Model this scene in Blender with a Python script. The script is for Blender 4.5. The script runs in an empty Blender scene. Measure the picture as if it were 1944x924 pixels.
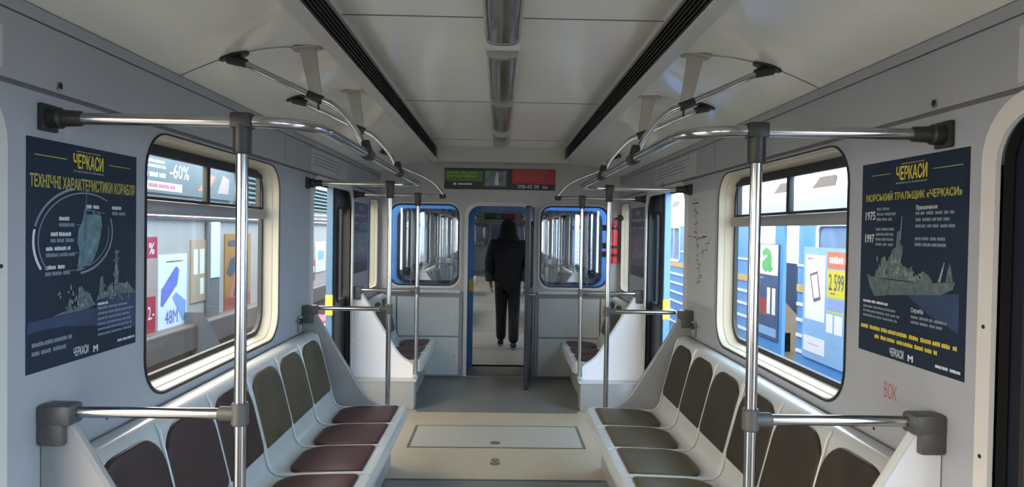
import bpy, bmesh, math, random
from mathutils import Vector, Matrix
from mathutils.geometry import tessellate_polygon
random.seed(7)
S = bpy.context.scene
COL = S.collection

# ------------------------------------------------------------------ camera
FPX, CX, CY, VX, VY, ROLL, EYE = 1300.0, 972.0, 462.0, 949.0, 438.0, math.radians(0.9), 1.55
yv = Vector(((VX - CX) / FPX, -(VY - CY) / FPX, -1)).normalized()
upv = Vector((math.sin(ROLL), math.cos(ROLL), 0))
zv = (upv - yv * upv.dot(yv)).normalized()
xv = yv.cross(zv)
cam_d = bpy.data.cameras.new('camera')
cam_d.sensor_fit = 'HORIZONTAL'
cam_d.sensor_width = 36
cam_d.lens = 36 * FPX / 1944
cam_d.clip_start = 0.05
cam_d.clip_end = 300
cam = bpy.data.objects.new('camera', cam_d)
COL.objects.link(cam)
R3 = Matrix((xv, yv, zv))
cam.matrix_world = Matrix.Translation((0, 0, EYE)) @ R3.to_4x4()
S.camera = cam

# ------------------------------------------------------------------ world, light, exposure
W = bpy.data.worlds.new('sky')
S.world = W
W.use_nodes = True
nt = W.node_tree
bg = nt.nodes['Background']
tc = nt.nodes.new('ShaderNodeTexCoord')
sx = nt.nodes.new('ShaderNodeSeparateXYZ')
cr = nt.nodes.new('ShaderNodeValToRGB')
mr = nt.nodes.new('ShaderNodeMapRange')
mr.inputs['From Min'].default_value = -1
nt.links.new(tc.outputs['Generated'], sx.inputs[0])
nt.links.new(sx.outputs['X'], mr.inputs['Value'])
nt.links.new(mr.outputs[0], cr.inputs[0])
cr.color_ramp.elements[0].position = 0.25
cr.color_ramp.elements[0].color = (1.0, 0.88, 0.72, 1)
cr.color_ramp.elements[1].position = 0.75
cr.color_ramp.elements[1].color = (0.55, 0.77, 1.0, 1)
nt.links.new(cr.outputs[0], bg.inputs[0])
bg.inputs[1].default_value = 2.6
S.view_settings.view_transform = 'Standard'
S.view_settings.look = 'None'
S.view_settings.gamma = 1
S.view_settings.use_curve_mapping = False
S.view_settings.exposure = 1.95


# ------------------------------------------------------------------ materials
def mat(name, c, rough=0.5, metal=0.0, spec=0.5, nz=0.0, nscale=8.0, bump=0.0, bscale=60.0, coat=0.0, stretch=None, c2=None, rnz=0.0):
    m = bpy.data.materials.new(name)
    m.use_nodes = True
    t = m.node_tree
    b = t.nodes['Principled BSDF']
    b.inputs['Base Color'].default_value = (*c, 1)
    b.inputs['Roughness'].default_value = rough
    b.inputs['Metallic'].default_value = metal
    b.inputs['Specular IOR Level'].default_value = spec
    b.inputs['Coat Weight'].default_value = coat
    b.inputs['Coat Roughness'].default_value = 0.08
    if nz or bump or rnz:
        tcn = t.nodes.new('ShaderNodeTexCoord')
        mp = t.nodes.new('ShaderNodeMapping')
        if stretch:
            mp.inputs['Scale'].default_value = stretch
        t.links.new(tcn.outputs['Object'], mp.inputs[0])
    if nz or rnz:
        n = t.nodes.new('ShaderNodeTexNoise')
        n.inputs['Scale'].default_value = nscale
        n.inputs['Detail'].default_value = 5
        n.inputs['Roughness'].default_value = 0.62
        t.links.new(mp.outputs[0], n.inputs['Vector'])
        r = t.nodes.new('ShaderNodeValToRGB')
        r.color_ramp.elements[0].position = 0.3
        r.color_ramp.elements[1].position = 0.7
        d = c2 if c2 else tuple(x * (1 - nz) for x in c)
        r.color_ramp.elements[0].color = (*d, 1)
        r.color_ramp.elements[1].color = (*c, 1)
        t.links.new(n.outputs['Fac'], r.inputs[0])
        if nz:
            t.links.new(r.outputs[0], b.inputs['Base Color'])
        if rnz:
            mr = t.nodes.new('ShaderNodeMapRange')
            mr.inputs['To Min'].default_value = rough
            mr.inputs['To Max'].default_value = rough + rnz
            t.links.new(n.outputs['Fac'], mr.inputs['Value'])
            t.links.new(mr.outputs[0], b.inputs['Roughness'])
    if bump:
        n2 = t.nodes.new('ShaderNodeTexNoise')
        n2.inputs['Scale'].default_value = bscale
        n2.inputs['Detail'].default_value = 3
        t.links.new(mp.outputs[0], n2.inputs['Vector'])
        bp = t.nodes.new('ShaderNodeBump')
        bp.inputs['Strength'].default_value = bump
        bp.inputs['Distance'].default_value = 0.01
        t.links.new(n2.outputs['Fac'], bp.inputs['Height'])
        t.links.new(bp.outputs[0], b.inputs['Normal'])
    return m


def glass(name, tint=(0.93, 0.95, 0.95), refl=0.08):
    m = bpy.data.materials.new(name)
    m.use_nodes = True
    t = m.node_tree
    t.nodes.clear()
    o = t.nodes.new('ShaderNodeOutputMaterial')
    tr = t.nodes.new('ShaderNodeBsdfTransparent')
    tr.inputs[0].default_value = (*tint, 1)
    g = t.nodes.new('ShaderNodeBsdfGlossy')
    g.inputs['Roughness'].default_value = 0.02
    mx = t.nodes.new('ShaderNodeMixShader')
    mx.inputs[0].default_value = refl
    t.links.new(tr.outputs[0], mx.inputs[1])
    t.links.new(g.outputs[0], mx.inputs[2])
    t.links.new(mx.outputs[0], o.inputs[0])
    return m


M = {}
M['wall'] = mat('grey_laminate', (0.355, 0.37, 0.405), 0.36, nz=0.07, nscale=3, rnz=0.1)
M['upper'] = mat('grey_upper_panel', (0.33, 0.34, 0.36), 0.4, nz=0.05, nscale=3)
M['groove'] = mat('dark_groove', (0.13, 0.125, 0.12), 0.6)
M['ceil'] = mat('cream_ceiling_laminate', (0.76, 0.735, 0.65), 0.15, nz=0.05, nscale=1.5, coat=0.35, rnz=0.12)
M['ceilc'] = mat('cream_centre_laminate', (0.88, 0.86, 0.78), 0.17, nz=0.04, nscale=1.5, coat=0.3, rnz=0.12)
M['header'] = mat('grey_header', (0.50, 0.49, 0.45), 0.35, nz=0.04, nscale=2)
M['bulk'] = mat('grey_bulkhead', (0.40, 0.39, 0.375), 0.38, nz=0.06, nscale=3)
M['reveal'] = mat('cream_window_surround', (0.54, 0.49, 0.385), 0.33, nz=0.06, nscale=5)
M['post'] = mat('white_door_frame', (0.62, 0.60, 0.57), 0.3, nz=0.05, nscale=6)
M['rubber'] = mat('black_rubber', (0.015, 0.015, 0.016), 0.55)
M['alu'] = mat('brushed_aluminium', (0.42, 0.41, 0.40), 0.38, metal=0.7, nz=0.1, nscale=20)
M['chrome'] = mat('polished_steel_tube', (0.46, 0.46, 0.46), 0.12, metal=1.0, rnz=0.08, nscale=6)
M['clamp'] = mat('dark_cast_clamp', (0.028, 0.028, 0.027), 0.45, metal=0.2, nz=0.3, nscale=40)
M['hanger'] = mat('grey_painted_hanger', (0.36, 0.34, 0.29), 0.4, nz=0.15, nscale=12)
M['shell'] = mat('white_fibreglass', (0.47, 0.49, 0.485), 0.24, nz=0.06, nscale=4, coat=0.2)
M['divider'] = mat('grey_partition_plastic', (0.26, 0.26, 0.265), 0.3, nz=0.06, nscale=4)
M['dividerw'] = mat('white_partition_plastic', (0.76, 0.765, 0.80), 0.3, nz=0.05, nscale=4)
M['trim'] = mat('pale_edge_trim', (0.50, 0.50, 0.48), 0.3)
M['cap'] = mat('grey_corner_cap', (0.085, 0.083, 0.08), 0.42, nz=0.2, nscale=30)
M['plinth'] = mat('grey_plinth', (0.30, 0.31, 0.31), 0.4, nz=0.15, nscale=5)
M['burg'] = mat('burgundy_vinyl', (0.058, 0.022, 0.023), 0.30, spec=0.16, nz=0.25, nscale=7, bump=0.05, bscale=25, rnz=0.12)
M['purp'] = mat('dark_plum_vinyl', (0.062, 0.040, 0.037), 0.36, spec=0.16, nz=0.3, nscale=6, bump=0.05, bscale=25)
M['olive'] = mat('worn_olive_vinyl', (0.100, 0.080, 0.048), 0.4, spec=0.16, nz=0.28, nscale=6, bump=0.05, bscale=25)
M['oseat'] = mat('worn_brown_vinyl', (0.085, 0.066, 0.034), 0.32, spec=0.18, nz=0.35, nscale=4, bump=0.05, bscale=25, rnz=0.1)
M['char'] = mat('charcoal_vinyl', (0.046, 0.038, 0.027), 0.42, spec=0.16, nz=0.25, nscale=6, bump=0.05, bscale=25)
M['floor'] = mat('grey_shaded_linoleum', (0.15, 0.148, 0.14), 0.22, nz=0.22, nscale=5, rnz=0.2)  # grey aisle; past the door bay its grey is shade painted over tan
M['nextfloor'] = mat('dull_linoleum', (0.20, 0.185, 0.16), 0.35, nz=0.2, nscale=4)
M['tan'] = mat('worn_tan_linoleum', (0.37, 0.32, 0.23), 0.30, nz=0.16, nscale=6, rnz=0.2, bump=0.02)
M['hatch'] = mat('grey_beige_hatch', (0.35, 0.33, 0.285), 0.32, nz=0.12, nscale=8, rnz=0.15)
M['dirt'] = mat('dark_floor_metal', (0.10, 0.095, 0.08), 0.5, nz=0.2, nscale=30)
M['lens'] = mat('smoky_lamp_cover', (0.20, 0.18, 0.145), 0.14, nz=0.45, nscale=5, coat=0.25, stretch=(6, 0.6, 6))
M['lampend'] = mat('white_lamp_base', (0.72, 0.72, 0.70), 0.35)
M['blackslat'] = mat('black_grille', (0.022, 0.021, 0.020), 0.45)
M['slatedge'] = mat('dark_slat', (0.07, 0.066, 0.06), 0.4)
M['blue'] = mat('blue_car_paint', (0.085, 0.25, 0.56), 0.28, nz=0.1, nscale=3, coat=0.3)
M['navyleaf'] = mat('navy_door_leaf', (0.015, 0.020, 0.032), 0.35, nz=0.15, nscale=4)
M['shaded_edge'] = mat('shaded_blue_paint', (0.035, 0.12, 0.22), 0.35, nz=0.15, nscale=4)  # darker copy of the blue edge paint, shade on the left leaf painted in
M['yellow'] = mat('yellow_marking', (0.75, 0.52, 0.04), 0.4)
M['poster'] = mat('navy_poster_print', (0.013, 0.025, 0.050), 0.42, spec=0.25, nz=0.35, nscale=5)
M['pblue'] = mat('dark_blue_print', (0.028, 0.055, 0.13), 0.4, nz=0.4, nscale=14)
M['pship'] = mat('grey_green_print', (0.13, 0.18, 0.185), 0.4, nz=0.6, nscale=45)
M['pship2'] = mat('light_ship_print', (0.36, 0.40, 0.40), 0.4, nz=0.6, nscale=60)
M['pship3'] = mat('steel_blue_print', (0.17, 0.31, 0.37), 0.4, nz=0.75, nscale=26)
M['pyel'] = mat('yellow_print', (0.62, 0.52, 0.05), 0.4)
M['pyel2'] = mat('mustard_print', (0.42, 0.37, 0.06), 0.4)
M['pwhite'] = mat('white_print', (0.62, 0.65, 0.68), 0.4)
M['pgrey'] = mat('grey_print', (0.20, 0.24, 0.29), 0.4)
M['paper'] = mat('white_paper', (0.46, 0.465, 0.475), 0.45, nz=0.04, nscale=10)
M['paperblue'] = mat('blue_ink', (0.05, 0.14, 0.34), 0.5)
M['ink'] = mat('dark_ink', (0.06, 0.065, 0.08), 0.5)
M['inkred'] = mat('red_ink', (0.42, 0.10, 0.09), 0.5)
M['inkgreen'] = mat('green_ink', (0.12, 0.26, 0.16), 0.5)
M['bgreen'] = mat('banner_green', (0.07, 0.22, 0.045), 0.4, nz=0.2, nscale=8)
M['bred'] = mat('banner_red', (0.40, 0.035, 0.05), 0.4, nz=0.1, nscale=8)
M['bdark'] = mat('banner_dark', (0.018, 0.024, 0.030), 0.4)
M['bphoto'] = mat('banner_photo', (0.26, 0.31, 0.33), 0.4, nz=0.8, nscale=14)
M['red'] = mat('red_enamel', (0.62, 0.03, 0.035), 0.25, coat=0.4)
M['black'] = mat('black_plastic', (0.012, 0.012, 0.013), 0.4)
M['cloth'] = mat('black_jacket_cloth', (0.005, 0.0055, 0.006), 0.85, nz=0.3, nscale=20, bump=0.2, bscale=30)
M['cloth2'] = mat('black_trouser_cloth', (0.005, 0.0055, 0.007), 0.85, nz=0.3, nscale=20)
M['cuff'] = mat('dark_green_sleeve', (0.025, 0.033, 0.031), 0.8)
M['skin'] = mat('skin', (0.36, 0.20, 0.14), 0.5)
M['hair'] = mat('dark_hair', (0.015, 0.012, 0.010), 0.6)
M['shoe'] = mat('dark_leather', (0.02, 0.016, 0.014), 0.4)
M['sole'] = mat('grey_sole', (0.12, 0.11, 0.10), 0.7)
M['glass'] = glass('window_glass', (0.95, 0.965, 0.97), 0.05)
M['glassd'] = glass('end_window_glass', (0.86, 0.88, 0.88), 0.09)
M['ground'] = mat('ballast_ground', (0.30, 0.26, 0.22), 0.9, nz=0.5, nscale=6)
# neighbouring trains
M['tblue'] = mat('train_blue_paint', (0.08, 0.248, 0.496), 0.35, nz=0.12, nscale=2)
M['twhite'] = mat('train_white_paint', (0.62, 0.63, 0.65), 0.35, nz=0.06, nscale=2)
M['tpale'] = mat('train_pale_band', (0.272, 0.336, 0.416), 0.35, nz=0.12, nscale=3)
M['tyel'] = mat('train_yellow_stripe', (0.44, 0.288, 0.056), 0.4)
M['tvent'] = mat('roof_vent_dark', (0.012, 0.010, 0.011), 0.6)
M['twin'] = mat('train_window_dark', (0.176, 0.272, 0.416), 0.12, nz=0.4, nscale=2)
M['tbeige'] = mat('beige_inner_panel', (0.368, 0.248, 0.144), 0.5, nz=0.08, nscale=3)
M['tcream'] = mat('cream_panel', (0.368, 0.308, 0.252), 0.45, nz=0.08, nscale=1.5)
M['tpink'] = mat('pinkish_panel', (0.352, 0.24, 0.188), 0.4, nz=0.1, nscale=2)
M['twood'] = mat('wood_brown_ledge', (0.136, 0.096, 0.068), 0.5, nz=0.3, nscale=4, stretch=(1, 0.3, 6))
M['twood2'] = mat('orange_wood', (0.2, 0.104, 0.04), 0.5, nz=0.3, nscale=4)
M['tgrey'] = mat('grey_fitting', (0.136, 0.12, 0.104), 0.45, nz=0.1, nscale=5)
M['louv'] = mat('green_grey_louvre', (0.128, 0.152, 0.132), 0.45)
M['adw'] = mat('ad_white', (0.62, 0.62, 0.63), 0.4)
M['adlb'] = mat('ad_light_blue', (0.208, 0.368, 0.528), 0.4, nz=0.1, nscale=3)
M['adred'] = mat('ad_red', (0.336, 0.016, 0.032), 0.4)
M['adorange'] = mat('ad_orange', (0.496, 0.152, 0.064), 0.4, nz=0.1, nscale=4)
M['adamber'] = mat('ad_amber', (0.368, 0.16, 0.024), 0.4, nz=0.2, nscale=4)
M['adcoral'] = mat('ad_coral', (0.336, 0.06, 0.032), 0.4, nz=0.25, nscale=3)
M['adyel'] = mat('ad_yellow', (0.496, 0.44, 0.016), 0.4)
M['adgreen'] = mat('ad_green', (0.096, 0.36, 0.096), 0.4)
M['adnavy'] = mat('ad_navy', (0.056, 0.088, 0.16), 0.4, nz=0.3, nscale=5)
M['adgrey'] = mat('ad_grey_green', (0.08, 0.092, 0.08), 0.4, nz=0.25, nscale=2)
M['phone'] = mat('ad_phone_blue', (0.048, 0.152, 0.368), 0.3, nz=0.6, nscale=3, c2=(0.18, 0.15, 0.45))
M['phone2'] = mat('ad_phone_lilac', (0.208, 0.368, 0.448), 0.3, nz=0.6, nscale=3, c2=(0.22, 0.22, 0.48))
M['flower'] = mat('red_coupling_paint', (0.55, 0.12, 0.14), 0.5, nz=0.5, nscale=20)

# ------------------------------------------------------------------ mesh helpers
WL = {}


def wloc(o):
    return WL.get(o.name, Vector((0, 0, 0))) if o else Vector((0, 0, 0))


class Frame:
    def __init__(s, o, u, v):
        s.o, s.u, s.v = Vector(o), Vector(u).normalized(), Vector(v).normalized()
        s.n = s.u.cross(s.v)

    def p(s, a, b, d=0.0):
        return s.o + s.u * a + s.v * b + s.n * d


def wallF(side, y, z, x=1.28):
    # viewer standing in the aisle: u to the right, v up, n towards the aisle
    return Frame((-x, y, z), (0, 1, 0), (0, 0, 1)) if side < 0 else Frame((x, y, z), (0, -1, 0), (0, 0, 1))


def endF(x, y, z):
    return Frame((x, y, z), (1, 0, 0), (0, 0, 1))


def rr(u0, v0, u1, v1, r, n=6, rs=None):
    if rs is None:
        rs = (r, r, r, r)
    out = []
    for (cx, cy, a0, q) in ((u0, v0, 180, 0), (u1, v0, 270, 1), (u1, v1, 0, 2), (u0, v1, 90, 3)):
        r_ = rs[q]
        sxn = 1 if q in (0, 3) else -1
        syn = 1 if q in (0, 1) else -1
        c = (cx + sxn * r_, cy + syn * r_)
        k = n if r_ > 1e-5 else 0
        for i in range(k + 1):
            a = math.radians(a0 + 90 * (i / k if k else 0))
            out.append((c[0] + r_ * math.cos(a), c[1] + r_ * math.sin(a)))
    return out


def fillet(pts, r, n=6):
    pts = [Vector(p) for p in pts]
    out = [pts[0]]
    for i in range(1, len(pts) - 1):
        a, b, c = pts[i - 1], pts[i], pts[i + 1]
        d1, d2 = (a - b), (c - b)
        q = min(r, d1.length * 0.49, d2.length * 0.49)
        p0, p2 = b + d1.normalized() * q, b + d2.normalized() * q
        for k in range(n + 1):
            t = k / n
            out.append(p0 * (1 - t) ** 2 + b * 2 * t * (1 - t) + p2 * t * t)
    out.append(pts[-1])
    return out


class MB:
    def __init__(s):
        s.bm = bmesh.new()

    def add(s, verts, faces):
        vs = [s.bm.verts.new(v) for v in verts]
        for f in faces:
            try:
                s.bm.faces.new([vs[i] for i in f])
            except ValueError:
                pass
        return s

    def box(s, x0, x1, y0, y1, z0, z1, bev=0.0):
        x0, x1 = min(x0, x1), max(x0, x1)
        y0, y1 = min(y0, y1), max(y0, y1)
        b = bmesh.new()
        vs = [b.verts.new((x, y, z)) for x in (x0, x1) for y in (y0, y1) for z in (z0, z1)]
        for f in ((0, 1, 3, 2), (4, 6, 7, 5), (0, 4, 5, 1), (2, 3, 7, 6), (0, 2, 6, 4), (1, 5, 7, 3)):
            b.faces.new([vs[i] for i in f])
        if bev > 0:
            bmesh.ops.bevel(b, geom=b.edges[:], offset=bev, segments=2, profile=0.5, affect='EDGES')
        s.join(b)
        return s

    def join(s, b):
        me = bpy.data.meshes.new('t')
        b.to_mesh(me)
        b.free()
        s.bm.from_mesh(me)
        bpy.data.meshes.remove(me)

    def tube(s, pts, r, seg=14, r1=None, caps=True, flat=None):
        pts = [Vector(p) for p in pts]
        t0 = (pts[1] - pts[0]).normalized()
        a = Vector((0, 0, 1)) if abs(t0.z) < 0.9 else Vector((1, 0, 0))
        nrm = (a - t0 * a.dot(t0)).normalized()
        rings = []
        L = len(pts)
        for i, p in enumerate(pts):
            t = ((pts[min(i + 1, L - 1)] - pts[max(i - 1, 0)])).normalized()
            nrm = (nrm - t * nrm.dot(t)).normalized()
            bi = t.cross(nrm)
            rad = r if r1 is None else r + (r1 - r) * i / (L - 1)
            ring = []
            for k in range(seg):
                an = 2 * math.pi * k / seg
                ring.append(s.bm.verts.new(p + nrm * rad * math.cos(an) + bi * rad * math.sin(an) * (flat or 1)))
            rings.append(ring)
        for i in range(L - 1):
            for k in range(seg):
                s.bm.faces.new((rings[i][k], rings[i][(k + 1) % seg], rings[i + 1][(k + 1) % seg], rings[i + 1][k]))
        if caps:
            s.bm.faces.new(rings[0][::-1])
            s.bm.faces.new(rings[-1])
        return s

    def lathe(s, o, ax, prof, seg=20):
        o, ax = Vector(o), Vector(ax).normalized()
        a = Vector((0, 0, 1)) if abs(ax.z) < 0.9 else Vector((1, 0, 0))
        n = (a - ax * a.dot(ax)).normalized()
        b = ax.cross(n)
        rings = []
        for (h, r) in prof:
            rings.append([s.bm.verts.new(o + ax * h + (n * math.cos(2 * math.pi * k / seg) + b * math.sin(2 * math.pi * k / seg)) * max(r, 1e-4)) for k in range(seg)])
        for i in range(len(rings) - 1):
            for k in range(seg):
                s.bm.faces.new((rings[i][k], rings[i][(k + 1) % seg], rings[i + 1][(k + 1) % seg], rings[i + 1][k]))
        s.bm.faces.new(rings[0][::-1])
        s.bm.faces.new(rings[-1])
        return s

    def plate(s, F, outer, holes=(), d0=0.0, d1=0.01):
        loops = [outer] + list(holes)
        flat = [p for l in loops for p in l]
        tris = tessellate_polygon([[Vector((p[0], p[1], 0)) for p in l] for l in loops])
        n = len(flat)
        va = [s.bm.verts.new(F.p(p[0], p[1], d0)) for p in flat]
        vb = [s.bm.verts.new(F.p(p[0], p[1], d1)) for p in flat]
        for t in tris:
            if len(set(t)) < 3:
                continue
            for vv, rev in ((va, True), (vb, False)):
                try:
                    s.bm.faces.new([vv[i] for i in (t[::-1] if rev else t)])
                except ValueError:
                    pass
        k = 0
        for l in loops:
            m = len(l)
            for i in range(m):
                j = (i + 1) % m
                try:
                    s.bm.faces.new((va[k + i], va[k + j], vb[k + j], vb[k + i]))
                except ValueError:
                    pass
            k += m
        return s

    def loft(s, A, B):
        va = [s.bm.verts.new(p) for p in A]
        vb = [s.bm.verts.new(p) for p in B]
        m = len(A)
        for i in range(m):
            j = (i + 1) % m
            s.bm.faces.new((va[i], va[j], vb[j], vb[i]))
        return s

    def sweep(s, prof, y0, y1, sx_=1, closed=True):
        a = [s.bm.verts.new((sx_ * p[0], y0, p[1])) for p in prof]
        b = [s.bm.verts.new((sx_ * p[0], y1, p[1])) for p in prof]
        m = len(prof)
        for i in range(m if closed else m - 1):
            j = (i + 1) % m
            s.bm.faces.new((a[i], a[j], b[j], b[i]))
        if closed:
            s.bm.faces.new(a[::-1])
            s.bm.faces.new(b)
        return s

    def cushion(s, F, loop, th, lift=0.0):
        cx = sum(p[0] for p in loop) / len(loop)
        cy = sum(p[1] for p in loop) / len(loop)
        rings = []
        for sc, h in ((1.0, -0.004), (1.0, th * 0.45), (0.985, th * 0.75), (0.955, th * 0.92), (0.88, th), (0.6, th * 1.08), (0.25, th * 1.1)):
            rings.append([s.bm.verts.new(F.p(cx + (p[0] - cx) * sc, cy + (p[1] - cy) * sc, h + lift)) for p in loop])
        m = len(loop)
        for i in range(len(rings) - 1):
            for k in range(m):
                s.bm.faces.new((rings[i][k], rings[i][(k + 1) % m], rings[i + 1][(k + 1) % m], rings[i + 1][k]))
        s.bm.faces.new(rings[0][::-1])
        s.bm.faces.new(rings[-1])
        return s

    def build(s, name, m, parent=None, smooth=True, angle=35):
        bmesh.ops.recalc_face_normals(s.bm, faces=s.bm.faces[:])
        me = bpy.data.meshes.new(name)
        off = wloc(parent)
        if off.length > 0:
            for v in s.bm.verts:
                v.co -= off
        s.bm.to_mesh(me)
        s.bm.free()
        if smooth:
            for p in me.polygons:
                p.use_smooth = True
            try:
                me.set_sharp_from_angle(angle=math.radians(angle))
            except Exception:
                pass
        me.materials.append(m)
        o = bpy.data.objects.new(name, me)
        COL.objects.link(o)
        if parent:
            o.parent = parent
        WL[o.name] = off.copy()
        return o


def tag(o, label=None, cat=None, group=None, kind=None):
    if label:
        o['label'] = label
    if cat:
        o['category'] = cat
    if group:
        o['group'] = group
    if kind:
        o['kind'] = kind
    return o


def thing(name, label, cat, loc, group=None):
    o = bpy.data.objects.new(name, None)
    o.empty_display_size = 0.05
    COL.objects.link(o)
    o.location = loc
    WL[o.name] = Vector(loc)
    return tag(o, label, cat, group)


def struct(name, loc=None):
    o = bpy.data.objects.new(name, None)
    COL.objects.link(o)
    if loc:
        o.location = loc
        WL[o.name] = Vector(loc)
    o['kind'] = 'structure'
    return o


def copy_tree(o, parent=None):
    c = o.copy()
    COL.objects.link(c)
    if parent:
        c.parent = parent
    for ch in list(o.children):
        copy_tree(ch, c)
    return c


def text(body, F, u0, v0, u1, v1, m, parent, name='lettering', d=0.0022, bold=0.012):
    cu = bpy.data.curves.new('t', 'FONT')
    cu.body = body
    cu.resolution_u = 2
    to = bpy.data.objects.new('t', cu)
    COL.objects.link(to)
    dg = bpy.context.evaluated_depsgraph_get()
    me = bpy.data.meshes.new_from_object(to.evaluated_get(dg))
    bpy.data.objects.remove(to)
    bpy.data.curves.remove(cu)
    if bold > 0:
        tb = bmesh.new()
        for (ox, oy) in ((-bold, 0), (bold, 0), (0, -bold * .6), (0, bold * .6)):
            k0 = len(tb.verts)
            tb.from_mesh(me)
            tb.verts.ensure_lookup_table()
            for v in tb.verts[k0:]:
                v.co.x += ox
                v.co.y += oy
                v.co.z = 0.00006 * (1 + ox * 7 + oy * 13 + 4 * bold)
        tb.to_mesh(me)
        tb.free()
    xs = [v.co.x for v in me.vertices]
    ys = [v.co.y for v in me.vertices]
    ax, bx, ay, by = min(xs), max(xs), min(ys), max(ys)
    off = wloc(parent)
    for v in me.vertices:
        a = u0 + (v.co.x - ax) / max(bx - ax, 1e-6) * (u1 - u0)
        b = v0 + (v.co.y - ay) / max(by - ay, 1e-6) * (v1 - v0)
        v.co = F.p(a, b, d + v.co.z) - off
    me.name = name
    me.materials.clear()
    me.materials.append(m)
    o = bpy.data.objects.new(name, me)
    COL.objects.link(o)
    o.parent = parent
    return o


def shape(F, pts, m, parent, name, d=0.0012, t=0.0006):
    b = MB()
    b.plate(F, pts, (), d, d + t)
    return b.build(name, m, parent, smooth=False)


def small_print(F, u0, v0, u1, v1, rows, m, parent, name='small_print', d=0.0022, ragged=0.25, hfrac=0.5, align='l'):
    """rows of tiny word-shaped marks, for print too small to read"""
    b = MB()
    H = (v1 - v0) / rows
    for r in range(rows):
        vt = v1 - r * H
        hh = H * hfrac
        end = u1 - (u1 - u0) * random.uniform(0, ragged)
        u = u0 if align == 'l' else u0 + (u1 - end) * 0.5
        if align != 'l':
            end = u1 - (u - u0)
        while u < end - hh * 0.8:
            w = min(hh * random.uniform(1.6, 4.5), end - u)
            q = u
            while q < u + w - hh * 0.2:
                ww = hh * random.uniform(0.42, 0.6)
                b.plate(F, [(q, vt - hh * random.uniform(0.9, 1.0)), (q + ww, vt - hh), (q + ww, vt - hh * random.uniform(0, 0.25)), (q, vt - hh * random.uniform(0, 0.25))], (), d, d + 0.0002)
                q += ww + hh * 0.14
            u += w + hh * 0.55
    return b.build(name, m, parent, smooth=False)


def slant(s, q, r=0):
    return q


# ------------------------------------------------------------------ setting: car shell
XW = 1.28
Y_END = 7.27
Y_BACK = -7.0
NEAR_DOOR = (0.52, 1.74)
FAR_DOOR = (4.68, 5.93)
WIN = (2.50, 3.985, 0.915, 1.895)
SLIT = (6.73, 7.19, 0.955, 1.845)


def hole(y0, y1, z0, z1, r, side, rs=None):
    # (u measured from y=0 along the wall frame of that side)
    if side < 0:
        return rr(y0, z0, y1, z1, r, 8, rs)
    return rr(-y1, z0, -y0, z1, r, 8, rs)


def side_wall(side, y0, y1, wins, doors, name, outer=M['blue']):
    F = wallF(side, 0, 0)
    holes, holes_out = [], []
    for (a, b, c, d, r) in wins:
        holes.append(hole(a, b, c, d, r, side))
        holes_out.append(hole(a - 0.03, b + 0.06, c - 0.03, d + 0.02, r, side))
    for (a, b) in doors:
        holes.append(hole(a, b, 0.0, 1.87, 0.12, side, (0.001, 0.001, 0.13, 0.13)))
        holes_out.append(hole(a + 0.0, b - 0.0, 0.0, 1.87, 0.12, side, (0.001, 0.001, 0.13, 0.13)))
    st = struct(name)
    o = (y0, -0.06, y1, 1.912) if side < 0 else (-y1, -0.06, -y0, 1.912)
    oo = (y0, -0.75, y1, 2.20) if side < 0 else (-y1, -0.75, -y0, 2.20)
    MB().plate(F, rr(*o, 0), holes, -0.012, 0.0).build('lining', M['wall'], st, smooth=False)
    MB().plate(F, rr(*oo, 0), holes_out, -0.12, -0.105).build('outer_skin', outer, st, smooth=False)
    b = MB()
    b.box(side * (XW - 0.006), side * (XW + 0.03), y0, y1, 1.925, 2.10)
    b.build('upper_panel', M['upper'], st, smooth=False)
    b = MB()
    b.box(side * (XW - 0.012), side * (XW + 0.03), y0, y1, 2.104, 2.14, 0.003)
    b.build('cornice', M['upper'], st, smooth=False)
    b = MB()
    b.box(side * (XW + 0.002), side * (XW + 0.03), y0, y1, 1.90, 1.93)
    b.box(side * (XW + 0.0), side * (XW + 0.03), y0, y1, 2.095, 2.108)
    if y0 < 0:
        b.box(side * (XW - 0.0065), side * (XW + 0.03), 4.065, 4.069, 1.93, 2.10)
        b.box(side * (XW - 0.0065), side * (XW + 0.03), 1.18, 1.184, 1.93, 2.10)
    b.build('shadow_gap', M['groove'], st, smooth=False)
    # linings of the door openings through the thickness of the wall
    for (a, d) in doors:
        hh = hole(a, d, 0.0, 1.87, 0.12, side, (0.001, 0.001, 0.13, 0.13))
        b = MB()
        b.loft([F.p(p[0], p[1], 0) for p in hh], [F.p(p[0], p[1], -0.04) for p in hh])
        b.loft([F.p(p[0], p[1], -0.085) for p in hh], [F.p(p[0], p[1], -0.12) for p in hh])
        b.build('door_jamb', M['rubber'], st, smooth=False)
        ring = hole(a - 0.045, d + 0.045, 0.0, 1.915, 0.16, side, (0.001, 0.001, 0.165, 0.165))
        MB().plate(F, ring, [hole(a + 0.006, d - 0.006, 0.001, 1.862, 0.12, side, (0.001, 0.001, 0.125, 0.125))], 0.0, 0.014).build('door_surround', M['post'], st, smooth=False)
    return st


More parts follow.
